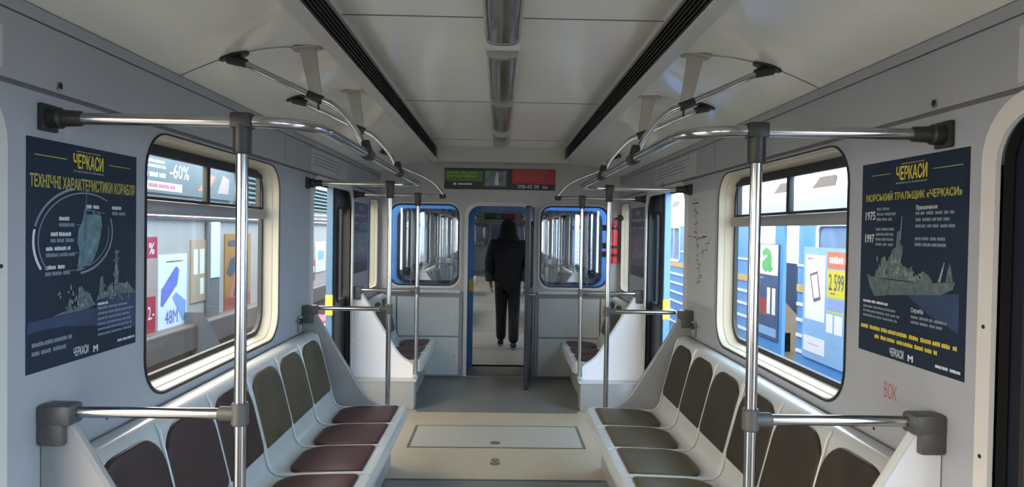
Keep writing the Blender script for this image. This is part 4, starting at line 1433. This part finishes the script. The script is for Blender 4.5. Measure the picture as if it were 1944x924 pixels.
# joints (left = -x).  walking away from the camera: left leg ahead, right leg behind
bj = [(pp(0, 0, 0.92), 0.115), (pp(0, 0.0, 1.08), 0.115), (pp(0, 0.01, 1.26), 0.135), (pp(0, 0.01, 1.40), 0.10), (pp(0, 0.02, 1.47), 0.052), (pp(0, 0.03, 1.53), 0.058), (pp(0, 0.035, 1.60), 0.088), (pp(0, 0.03, 1.66), 0.075),
      (pp(-0.10, 0.0, 0.86), 0.085), (pp(-0.085, 0.10, 0.50), 0.058), (pp(-0.08, 0.13, 0.13), 0.042), (pp(-0.08, 0.18, 0.06), 0.036), (pp(-0.085, 0.28, 0.035), 0.030),
      (pp(0.10, 0.0, 0.86), 0.085), (pp(0.10, 0.02, 0.49), 0.058), (pp(0.09, -0.14, 0.14), 0.042), (pp(0.09, -0.13, 0.065), 0.036), (pp(0.095, -0.02, 0.035), 0.030),
      (pp(-0.185, 0.01, 1.40), 0.060), (pp(-0.245, -0.02, 1.13), 0.044), (pp(-0.235, 0.06, 0.90), 0.030), (pp(-0.225, 0.085, 0.82), 0.028),
      (pp(0.185, 0.01, 1.40), 0.060), (pp(0.245, 0.02, 1.13), 0.044), (pp(0.24, -0.04, 0.90), 0.030), (pp(0.235, -0.03, 0.82), 0.028)]
be = [(0, 1), (1, 2), (2, 3), (3, 4), (4, 5), (5, 6), (6, 7), (0, 8), (8, 9), (9, 10), (10, 11), (11, 12), (0, 13), (13, 14), (14, 15), (15, 16), (16, 17), (3, 18), (18, 19), (19, 20), (20, 21), (3, 22), (22, 23), (23, 24), (24, 25)]
# fingers: five short chains rooted in each palm
for (pi, sgn) in ((21, -1), (25, 1)):
    c = Vector(bj[pi][0])
    for k in range(4):
        fy = (-0.027 + 0.018 * k)
        ln = (0.060, 0.072, 0.068, 0.052)[k]
        i0 = len(bj)
        bj.append((tuple(c + Vector((0.0, fy, -0.035))), 0.010))
        bj.append((tuple(c + Vector((-sgn * 0.012, fy + 0.004, -0.035 - ln * 0.55))), 0.009))
        bj.append((tuple(c + Vector((-sgn * 0.032, fy + 0.006, -0.035 - ln))), 0.008))
        be += [(pi, i0), (i0, i0 + 1), (i0 + 1, i0 + 2)]
    i0 = len(bj)
    bj.append((tuple(c + Vector((-sgn * 0.012, 0.036, -0.004))), 0.012))
    bj.append((tuple(c + Vector((-sgn * 0.022, 0.052, -0.038))), 0.010))
    be += [(pi, i0), (i0, i0 + 1)]
body = skin_mesh('body', bj, be, M['skin'], P)
# nose, ears (face turned away from the camera)
b = MB()
for s in (-1, 1):
    b.lathe(pp(s * 0.078, 0.035, 1.60), (s, -0.3, 0), [(0, 0.020), (0.008, 0.024), (0.014, 0.018)], 12)
b.lathe(pp(0, 0.112, 1.588), (0, 1, -0.35), [(-0.01, 0.018), (0.012, 0.014), (0.022, 0.007)], 10)
b.build('face', M['skin'], P)
b = MB()
b.lathe(pp(0, 0.02, 1.55), (0, 0, 1), [(0.0, 0.07), (0.05, 0.096), (0.10, 0.094), (0.14, 0.07), (0.158, 0.03)], 18)
b.build('hair', M['hair'], P)
# jacket
jj = [(pp(0, 0.0, 0.73), (0.185, 0.15)), (pp(0, 0.0, 0.92), (0.20, 0.15)), (pp(0, 0.0, 1.16), (0.20, 0.145)), (pp(0, 0.0, 1.33), (0.20, 0.14)), (pp(0, 0.0, 1.425), (0.15, 0.115)), (pp(0, -0.005, 1.485), (0.105, 0.10)),
      (pp(-0.195, 0.005, 1.375), 0.085), (pp(-0.245, -0.02, 1.13), 0.080), (pp(-0.232, 0.052, 0.90), 0.060),
      (pp(0.195, 0.005, 1.375), 0.085), (pp(0.245, 0.02, 1.13), 0.080), (pp(0.24, -0.035, 0.90), 0.060)]
je = [(0, 1), (1, 2), (2, 3), (3, 4), (4, 5), (3, 6), (6, 7), (7, 8), (3, 9), (9, 10), (10, 11)]
jk = skin_mesh('jacket', jj, je, M['cloth'], P, root=2)
b = MB()
b.lathe(pp(0, -0.01, 1.42), (0, 0.06, 1), [(0.0, 0.165), (0.03, 0.155), (0.07, 0.130), (0.11, 0.116), (0.16, 0.113), (0.20, 0.108), (0.24, 0.092), (0.27, 0.066), (0.287, 0.035), (0.292, 0.01)], 22)
b.build('hood', M['cloth'], P, angle=80)
for s, dy in ((-1, 0.052), (1, -0.035)):
    b = MB()
    b.tube([pp(s * 0.246, dy * 0.45, 1.04), pp(s * 0.238, dy * 0.8, 0.95), pp(s * 0.235, dy, 0.885)], 0.076, 14, r1=0.062)
    b.build('cuff', M['cuff'], P)
tj = [(pp(0, 0, 0.92), 0.13), (pp(-0.085, 0.0, 0.82), 0.105), (pp(-0.080, 0.095, 0.50), 0.084), (pp(-0.078, 0.13, 0.20), 0.074), (pp(-0.078, 0.14, 0.06), 0.072), (pp(0.085, 0.0, 0.82), 0.105), (pp(0.088, 0.015, 0.49), 0.084), (pp(0.085, -0.12, 0.20), 0.074), (pp(0.085, -0.14, 0.06), 0.072)]
skin_mesh('trousers', tj, [(0, 1), (1, 2), (2, 3), (3, 4), (0, 5), (5, 6), (6, 7), (7, 8)], M['cloth2'], P)
for s, y0, zt in ((-1, 0.13, 0.0), (1, -0.14, 0.0)):
    sh = skin_mesh('shoe', [(pp(s * 0.083, y0 - 0.04, 0.052), (0.046, 0.046)), (pp(s * 0.083, y0 + 0.06, 0.052), (0.048, 0.042)), (pp(s * 0.088, y0 + 0.18, 0.034), (0.046, 0.030))], [(0, 1), (1, 2)], M['shoe'], P, root=1)
    b = MB()
    b.plate(Frame(pp(s * 0.086, y0 + 0.06, 0.0), (1, 0, 0), (0, 1, 0)), [(0.044 * math.cos(a), 0.145 * math.sin(a)) for a in [2 * math.pi * k / 20 for k in range(20)]], (), 0.001, 0.018)
    o = b.build('sole', M['sole'], P, smooth=False)

# ------------------------------------------------------------------ outside: ground and the trains either side
g = MB().box(-30, 30, -15, 60, -1.30, -1.20).build('ground', M['ground'], None, smooth=False)
g['kind'] = 'structure'

# blue train to the right
XT = 3.3
t = thing('metro_train', 'blue and white metro train standing on the track outside the right windows', 'train', (XT + 1.3, 10, -1.2))
FR = Frame((XT, 0, 0), (0, -1, 0), (0, 0, 1))
TY0, TY1 = 4.0, 80.0
d_open = (-8.98, -7.50)
doorsT = [(-8.98, -7.50), (-17.6, -16.2), (-21.8, -20.4), (-25.9, -24.6)]
winsT = [(-7.05, -5.05), (-11.9, -9.45), (-15.8, -14.6), (-13.9, -12.5), (-19.9, -18.0), (-24.1, -22.3)]
b = MB()
cuts = sorted(set([-TY1, -TY0] + [q for d_ in doorsT + winsT for q in d_]))
for a, c in zip(cuts[:-1], cuts[1:]):
    md = (a + c) / 2
    if any(p < md < q for p, q in doorsT):
        spans = ((-0.55, 0.0), (1.86, 1.72))
        spans = ((-0.55, 0.0),)
    elif any(p < md < q for p, q in winsT):
        spans = ((-0.55, 1.06), (1.66, 1.72))
    else:
        spans = ((-0.55, 1.72),)
    for z0, z1 in spans:
        b.box(XT, XT + 0.04, -c, -a, z0, z1)
b.build('blue_side', M['tblue'], t, smooth=False)
MB().plate(FR, rr(-TY1, 1.72, -TY0, 2.03, 0), (), -0.04, 0.004).build('pale_band', M['tpale'], t, smooth=False)
b = MB()
b.sweep([(XT, 2.03), (XT + 0.10, 2.22), (XT + 0.35, 2.42), (XT + 0.8, 2.55), (XT + 1.3, 2.6), (XT + 2.6, 2.03)], TY0, TY1)
b.build('white_roof', M['twhite'], t, angle=30)
for k, yy in enumerate((4.9, 5.95, 6.98, 8.0, 9.7, 11.8, 13.0, 15.0, 17.0, 19.0, 21.0)):
    b = MB()
    b.add([(XT + 0.005, yy - 0.27, 2.035), (XT + 0.005, yy + 0.27, 2.035), (XT + 0.055, yy + 0.17, 2.17), (XT + 0.055, yy - 0.17, 2.17), (XT + 0.10, yy - 0.27, 2.035), (XT + 0.10, yy + 0.27, 2.035)], [(0, 1, 2, 3), (0, 3, 4), (1, 5, 2), (4, 3, 2, 5), (0, 4, 5, 1)])
    b.build('roof_vent', M['tvent'], t, smooth=False)


def segs(z, a=-TY1, c=-TY0):
    out, cur = [], a
    blk = sorted([q for q in doorsT] + ([q for q in winsT] if 1.06 < z < 1.66 else []))
    for (p, q) in blk:
        if p > cur:
            out.append((cur, p))
        cur = q
    out.append((cur, c))
    return out


for z, h, mk in ((1.70, 0.022, 'twhite'), (1.226, 0.012, 'twhite'), (0.80, 0.016, 'twhite'), (0.63, 0.016, 'twhite'), (0.46, 0.016, 'twhite'), (0.29, 0.016, 'twhite'), (0.10, 0.016, 'twhite'), (-0.1, 0.016, 'twhite'), (0.975, 0.040, 'tyel')):
    b = MB()
    for (a, c) in segs(z):
        b.box(XT - 0.012, XT + 0.002, -c, -a, z - h, z + h)
    b.build('stripe', M[mk], t, smooth=False)
for a, c in winsT:
    f = MB().plate(FR, rr(a - 0.03, 1.03, c + 0.03, 1.69, 0.1, 6), [rr(a + 0.01, 1.07, c - 0.01, 1.65, 0.07, 6)], -0.01, 0.008).build('window', M['twhite'], t, smooth=False)
    MB().plate(FR, rr(a, 1.06, c, 1.66, 0.08, 6), (), -0.03, -0.02).build('pane', M['twin'], f, smooth=False)
    for q in (0.36, 0.70):
        m_ = a + (c - a) * q
        MB().box(XT - 0.006, XT + 0.02, -m_ - 0.03, -m_ + 0.03, 1.07, 1.65).build('window_post', M['tpale'], f, smooth=False)
# inside of that train: floor, back wall, divider
MB().box(XT + 0.04, XT + 2.6, TY0, TY1, -0.2, 0.0).build('inner_floor', M['tbeige'], t, smooth=False)
MB().box(XT + 2.52, XT + 2.6, TY0, TY1, 0.0, 1.0).build('far_side', M['tpale'], t, smooth=False)
MB().box(XT + 0.03, XT + 2.6, TY0, TY1, -0.55, -0.2).build('underframe', M['tvent'], t, smooth=False)
MB().add([(XT + 0.10, 9.05, 0.0), (XT + 0.75, 9.05, 0.0), (XT + 0.75, 9.05, 0.42), (XT + 0.20, 9.05, 1.0), (XT + 0.10, 9.05, 1.0), (XT + 0.10, 9.08, 0.0), (XT + 0.75, 9.08, 0.0), (XT + 0.75, 9.08, 0.42), (XT + 0.20, 9.08, 1.0), (XT + 0.10, 9.08, 1.0)],
         [(0, 1, 2, 3, 4), (5, 6, 7, 8, 9), (0, 1, 6, 5), (1, 2, 7, 6), (2, 3, 8, 7), (3, 4, 9, 8)]).build('inner_divider', M['tbeige'], t, smooth=False)
MB().box(XT + 0.05, XT + 0.6, 9.05, 9.08, -0.0, 0.25).build('inner_plinth', M['tgrey'], t, smooth=False)
# door leaves
MB().plate(FR, rr(-9.05, 0.0, -7.95, 1.86, 0.0), [rr(-8.8, 0.98, -8.2, 1.7, 0.08)], -0.06, -0.02).build('door_leaf', M['tblue'], t, smooth=False)
for (a, c) in doorsT[1:]:
    MB().plate(FR, rr(a, 0.0, c, 1.86, 0.0), (), -0.06, -0.03).build('door_leaf', M['tblue'], t, smooth=False)
    MB().plate(FR, rr(a + 0.15, 0.98, (a + c) / 2 - 0.1, 1.7, 0.08), (), -0.03, -0.022).build('door_pane', M['twin'], t, smooth=False)
    MB().plate(FR, rr((a + c) / 2 + 0.1, 0.98, c - 0.15, 1.7, 0.08), (), -0.03, -0.022).build('door_pane', M['twin'], t, smooth=False)

# adverts on that train
k = XT / 3.2


def zz(z):
    return 1.55 + (z - 1.55) * k


FA = Frame((XT - 0.014, 0, 0), (0, -1, 0), (0, 0, 1))
t = thing('advert_poster', 'light blue phone advert with a yellow price on the blue train outside', 'advert', (XT - 0.014, 6.6 * k, zz(0.30)))
A0, A1 = -7.10 * k, -5.75 * k
MB().plate(FA, rr(A0, zz(.30), A1, zz(1.437), 0.01), (), 0.0, 0.006).build('sheet', M['adlb'], t, smooth=False)
shape(FA, rr(-7.05 * k, zz(.70), -6.62 * k, zz(1.36), 0.01), M['adw'], t, 'phone_field', 0.006)
shape(FA, [(-6.95 * k, zz(1.16)), (-6.78 * k, zz(1.20)), (-6.70 * k, zz(.92)), (-6.85 * k, zz(.88))], M['tgrey'], t, 'phone_print', 0.007)
shape(FA, [(-6.92 * k, zz(1.14)), (-6.79 * k, zz(1.17)), (-6.73 * k, zz(.945)), (-6.84 * k, zz(.92))], M['adw'], t, 'screen_print', 0.008)
small_print(FA, -7.0 * k, zz(1.29), -6.85 * k, zz(1.33), 1, M['adorange'], t, 'brand_print', 0.0075, ragged=0)
shape(FA, rr(-6.58 * k, zz(1.24), A1 - 0.01, zz(1.40), 0.005), M['adorange'], t, 'orange_field', 0.006)
small_print(FA, -6.54 * k, zz(1.27), -5.85 * k, zz(1.36), 1, M['adw'], t, 'offer_print', 0.0075, ragged=0.1, hfrac=0.8)
shape(FA, rr(-6.58 * k, zz(.96), A1 - 0.01, zz(1.225), 0.005), M['adyel'], t, 'yellow_field', 0.006)
text('2 599', FA, -6.54 * k, zz(1.03), -6.25 * k, zz(1.19), M['ink'], t, 'price', 0.0075)
small_print(FA, -6.5 * k, zz(.98), -6.4 * k, zz(1.01), 1, M['ink'], t, 'currency_print', 0.0075, ragged=0)
shape(FA, rr(-6.58 * k, zz(.84), A1 - 0.01, zz(.945), 0.005), M['phone2'], t, 'lilac_strip', 0.006)
shape(FA, rr(-6.58 * k, zz(.815), A1 - 0.01, zz(.833), 0.0), M['adyel'], t, 'yellow_line', 0.006)
for a, c in ((-6.58, -6.45), (-6.42, -6.27), (-6.22, -6.08)):
    shape(FA, rr(a * k, zz(.62), c * k, zz(.80), 0.01), M['adw'], t, 'small_label', 0.006)
t = thing('blank_sticker', 'blank white label low on the blue train below the phone advert', 'label', (XT - 0.014, 6.8 * k, zz(.37)))
MB().plate(Frame((XT - 0.021, 0, 0), (0, -1, 0), (0, 0, 1)), rr(-7.06 * k, zz(.37), -6.60 * k, zz(.53), 0.015), (), 0.0, 0.002).build('sheet', M['adw'], t, smooth=False)
small_print(Frame((XT - 0.021, 0, 0), (0, -1, 0), (0, 0, 1)), -6.95 * k, zz(.44), -6.72 * k, zz(.46), 1, M['adlb'], t, 'label_print', 0.0025, ragged=0)

FD = Frame((XT + 0.012, 0, 0), (0, -1, 0), (0, 0, 1))
t = thing('advert_poster', 'advert with orange and green letters on white, on the blue train door', 'advert', (XT + 0.01, 8.4 * k, zz(.32)))
MB().plate(FD, rr(-8.92 * k, zz(.32), -7.80 * k, zz(1.45), 0.01), (), 0.0, 0.006).build('sheet', M['adnavy'], t, smooth=False)
shape(FD, rr(-8.90 * k, zz(1.08), -7.82 * k, zz(1.44), 0.0), M['adw'], t, 'white_field', 0.006)
text('o', FD, -8.85 * k, zz(1.13), -8.50 * k, zz(1.40), M['adorange'], t, 'orange_letter', 0.0075, bold=0.06)
text('a', FD, -8.30 * k, zz(1.11), -7.96 * k, zz(1.40), M['adgreen'], t, 'green_letter', 0.0075, bold=0.06)
shape(FD, rr(-8.72 * k, zz(.60), -8.05 * k, zz(.80), 0.02), M['adcoral'], t, 'red_field', 0.006)
for a in (-8.12, -7.97):
    shape(FD, rr(a * k, zz(.62), (a + .10) * k, zz(.93), 0.0), M['adw'], t, 'white_bar', 0.0075)
shape(FD, rr(-8.88 * k, zz(.36), -7.84 * k, zz(.46), 0.0), M['adlb'], t, 'pale_strip', 0.006)
small_print(FD, -8.8 * k, zz(.95), -8.2 * k, zz(1.05), 2, M['adlb'], t, 'advert_print', 0.0075)

# cream train / shelter to the left
XL = -3.4
FL = Frame((XL, 0, 0), (0, 1, 0), (0, 0, 1))
t = thing('metro_train', 'cream metro car with louvres and advert panels outside the left windows', 'train', (XL - 0.5, 10, -1.2))
b = MB()
b.box(XL - 0.6, XL, 4.0, 80.0, 0.50, 1.72)
b.build('cream_side', M['tcream'], t, smooth=False)
MB().box(XL - 0.6, XL - 0.02, 4.0, 80.0, 1.72, 2.35).build('upper_side', M['tcream'], t, smooth=False)
MB().sweep([(XL, 2.35), (XL - 0.15, 2.52), (XL - 0.6, 2.65), (XL - 0.6, 2.35)], 4.0, 80.0).build('roof', M['twhite'], t)
MB().box(XL - 0.6, XL + 0.16, 4.0, 80.0, 0.22, 0.50, 0.02).build('wood_ledge', M['twood'], t, smooth=False)
MB().box(XL - 0.6, XL + 0.10, 4.0, 80.0, -0.10, 0.22, 0.01).build('wood_skirt', M['twood2'], t, smooth=False)
MB().box(XL - 0.6, XL + 0.02, 4.0, 80.0, -1.2, -0.10).build('underframe', M['tpink'], t, smooth=False)
for z in (1.64, 1.70, 1.77):
    MB().tube([(XL + 0.05, 4.0, z), (XL + 0.05, 80.0, z)], 0.018, 10).build('pipe', M['chrome'], t)
for kq in range(7):
    z = 1.86 + kq * 0.065
    MB().sweep([(XL + 0.045, z), (XL - 0.02, z + 0.05), (XL - 0.02, z + 0.06), (XL + 0.05, z + 0.012)], 9.2, 29.0).build('louvre_slat', M['louv'], t, smooth=False)
MB().box(XL + 0.0, XL + 0.06, 7.95, 8.25, 0.05, 1.60, 0.02).build('pillar', M['tgrey'], t, smooth=False)
MB().box(XL + 0.06, XL + 0.07, 7.98, 8.22, 0.95, 1.60).build('pillar_top', M['twhite'], t, smooth=False)
MB().tube(fillet([(XL + 0.04, 8.75, 2.35), (XL + 0.04, 9.05, 2.1), (XL + 0.04, 8.85, 1.85)], 0.25, 8), 0.055, 12).build('arched_frame', M['alu'], t)
b = MB()
b.add([(XL + 0.02, 7.42, 0.05), (XL + 0.02, 8.05, 0.05), (XL + 0.02, 7.42, 0.62), (XL + 0.22, 7.42, 0.05), (XL + 0.22, 8.05, 0.05), (XL + 0.22, 7.42, 0.62)], [(0, 1, 2), (3, 4, 5), (0, 1, 4, 3), (1, 2, 5, 4), (2, 0, 3, 5)])
b.build('dark_gusset', M['tgrey'], t, smooth=False)
kl = 3.4 / 3.3


def lpanel(name, label, y0, y1, z0, z1, m, d=0.002, cat='advert'):
    y0, y1, z0, z1 = y0 * kl, y1 * kl, 1.55 + (z0 - 1.55) * kl, 1.55 + (z1 - 1.55) * kl
    F = Frame((XL + d, y0, z0), (0, 1, 0), (0, 0, 1))
    t = thing(name, label, cat, (XL + d, (y0 + y1) / 2, z0))
    MB().plate(F, rr(0, 0, y1 - y0, z1 - z0, 0.004), (), 0.0, 0.012).build('sheet', m, t, smooth=False)
    return t, F, y1 - y0, z1 - z0


t, F, w, h = lpanel('advert_poster', 'white phone advert with a tilted blue phone seen through the left window', 6.66, 7.26, 0.49, 1.26, M['adw'])
shape(F, [(w * .07, h * .36), (w * .14, h * .34), (w * .64, h * .60), (w * .71, h * .79), (w * .63, h * .84), (w * .56, h * .83), (w * .09, h * .56)], M['phone'], t, 'phone_print', 0.0125)
shape(F, [(w * .46, h * .44), (w * .60, h * .50), (w * .97, h * .36), (w * .95, h * .12), (w * .84, h * .10)], M['phone2'], t, 'second_phone_print', 0.0125)
text('48M', F, w * .22, h * .10, w * .66, h * .28, M['phone'], t, 'advert_number', 0.0135)
small_print(F, w * .25, h * .88, w * .85, h * .92, 1, M['ink'], t, 'brand_print', 0.0135, ragged=0)
t, F, w, h = lpanel('advert_poster', 'narrow red advert strip left of the white phone advert outside the left window', 6.20, 6.64, 0.53, 1.44, M['tpink'])
shape(F, rr(0, h * .78, w * .98, h, 0), M['adred'], t, 'red_top', 0.0125)
shape(F, rr(0, 0, w * .92, h * .38, 0), M['adred'], t, 'red_bottom', 0.0125)
text('%', F, w * .62, h * .82, w * .86, h * .94, M['adw'], t, 'percent_sign', 0.0135)
text('2.-', F, w * .60, h * .14, w * .86, h * .28, M['adw'], t, 'price', 0.0135)
t, F, w, h = lpanel('notice_board', 'tan framed notice board beside the phone advert outside the left window', 7.36, 7.74, 0.72, 1.40, M['tbeige'], cat='notice board')
shape(F, rr(w * .15, h * .45, w * .42, h * .85, 0), M['adw'], t, 'paper_sheet', 0.0125)
shape(F, rr(w * .55, h * .45, w * .85, h * .85, 0), M['adw'], t, 'paper_sheet', 0.0125)
shape(F, rr(w * .58, h * .12, w * .82, h * .38, 0), M['adw'], t, 'paper_sheet', 0.0125)
t, F, w, h = lpanel('advert_poster', 'tall amber and orange-red advert behind the near left pole, outside the left window', 8.26, 9.10, 0.08, 1.46, M['adamber'])
shape(F, rr(0, 0, w, h * .44, 0), M['adcoral'], t, 'coral_field', 0.0125)
shape(F, [(w * .15, h * .44), (w * .4, h * .74), (w * .75, h * .7), (w * .85, h * .5), (w * .7, h * .42)], M['adorange'], t, 'figure_print', 0.0135)
shape(F, [(w * .05, h * .66), (w * .2, h * .78), (w * .4, h * .80), (w * .42, h * .68), (w * .2, h * .62)], M['ink'], t, 'dark_print', 0.0140)
shape(F, [(w * .3, h * .45), (w * .4, h * .56), (w * .55, h * .47), (w * .5, h * .42)], M['ink'], t, 'dark_print', 0.0140)
small_print(F, w * .1, h * .88, w * .85, h * .95, 1, M['ink'], t, 'headline_print', 0.0135, ragged=0, hfrac=0.9)
t, F, w, h = lpanel('discount_poster', 'grey-green discount banner seen through the upper pane of the left window', 5.90, 8.50, 1.86, 2.22, M['adgrey'], d=0.02, cat='banner')
text('-60%', F, w * .36, h * .45, w * .52, h * .85, M['adw'], t, 'discount', 0.0135)
small_print(F, w * .16, h * .62, w * .33, h * .88, 2, M['adw'], t, 'banner_print', 0.0135, ragged=0.1, hfrac=0.7)
small_print(F, w * .16, h * .38, w * .33, h * .55, 1, M['adw'], t, 'banner_print', 0.0135, ragged=0.0, hfrac=0.8)
shape(F, rr(w * .16, h * .08, w * .46, h * .30, 0), M['adw'], t, 'white_label', 0.0125)
small_print(F, w * .20, h * .12, w * .42, h * .26, 1, M['adred'], t, 'label_print', 0.0135, ragged=0, hfrac=0.9)
shape(F, [(w * .60, h * .2), (w * .72, h * .75), (w * .78, h * .7), (w * .70, h * .2)], M['adorange'], t, 'figure_print', 0.0125)
shape(F, [(w * .80, h * .2), (w * .86, h * .8), (w * .93, h * .7), (w * .92, h * .2)], M['tpink'], t, 'figure_print', 0.0125)
for (y0, y1, z0, z1, m, lb) in ((12.3, 13.0, .75, 1.30, M['adw'], 'white advert on the cream car seen through the far left doorway'), (12.0, 12.28, .62, .98, M['adcoral'], 'pinkish advert on the cream car seen through the far left doorway')):
    t, F, w, h = lpanel('advert_poster', lb, y0, y1, z0, z1, m)
    shape(F, rr(w * .2, h * .4, w * .8, h * .7, 0.01), M['adlb'] if m is M['adw'] else M['adw'], t, 'picture_print', 0.0125)
t = thing('coupling_box', 'red and white striped box on the ground outside the far left doorway', 'box', (-2.75, 11.0, -1.2))
b = MB()
b.box(-3.05, -2.45, 10.7, 11.4, -1.2, 0.12, 0.05)
b.build('housing', M['flower'], t)
MB().box(-3.06, -2.44, 10.69, 11.41, 0.02, 0.06, 0.01).build('white_band', M['adw'], t)
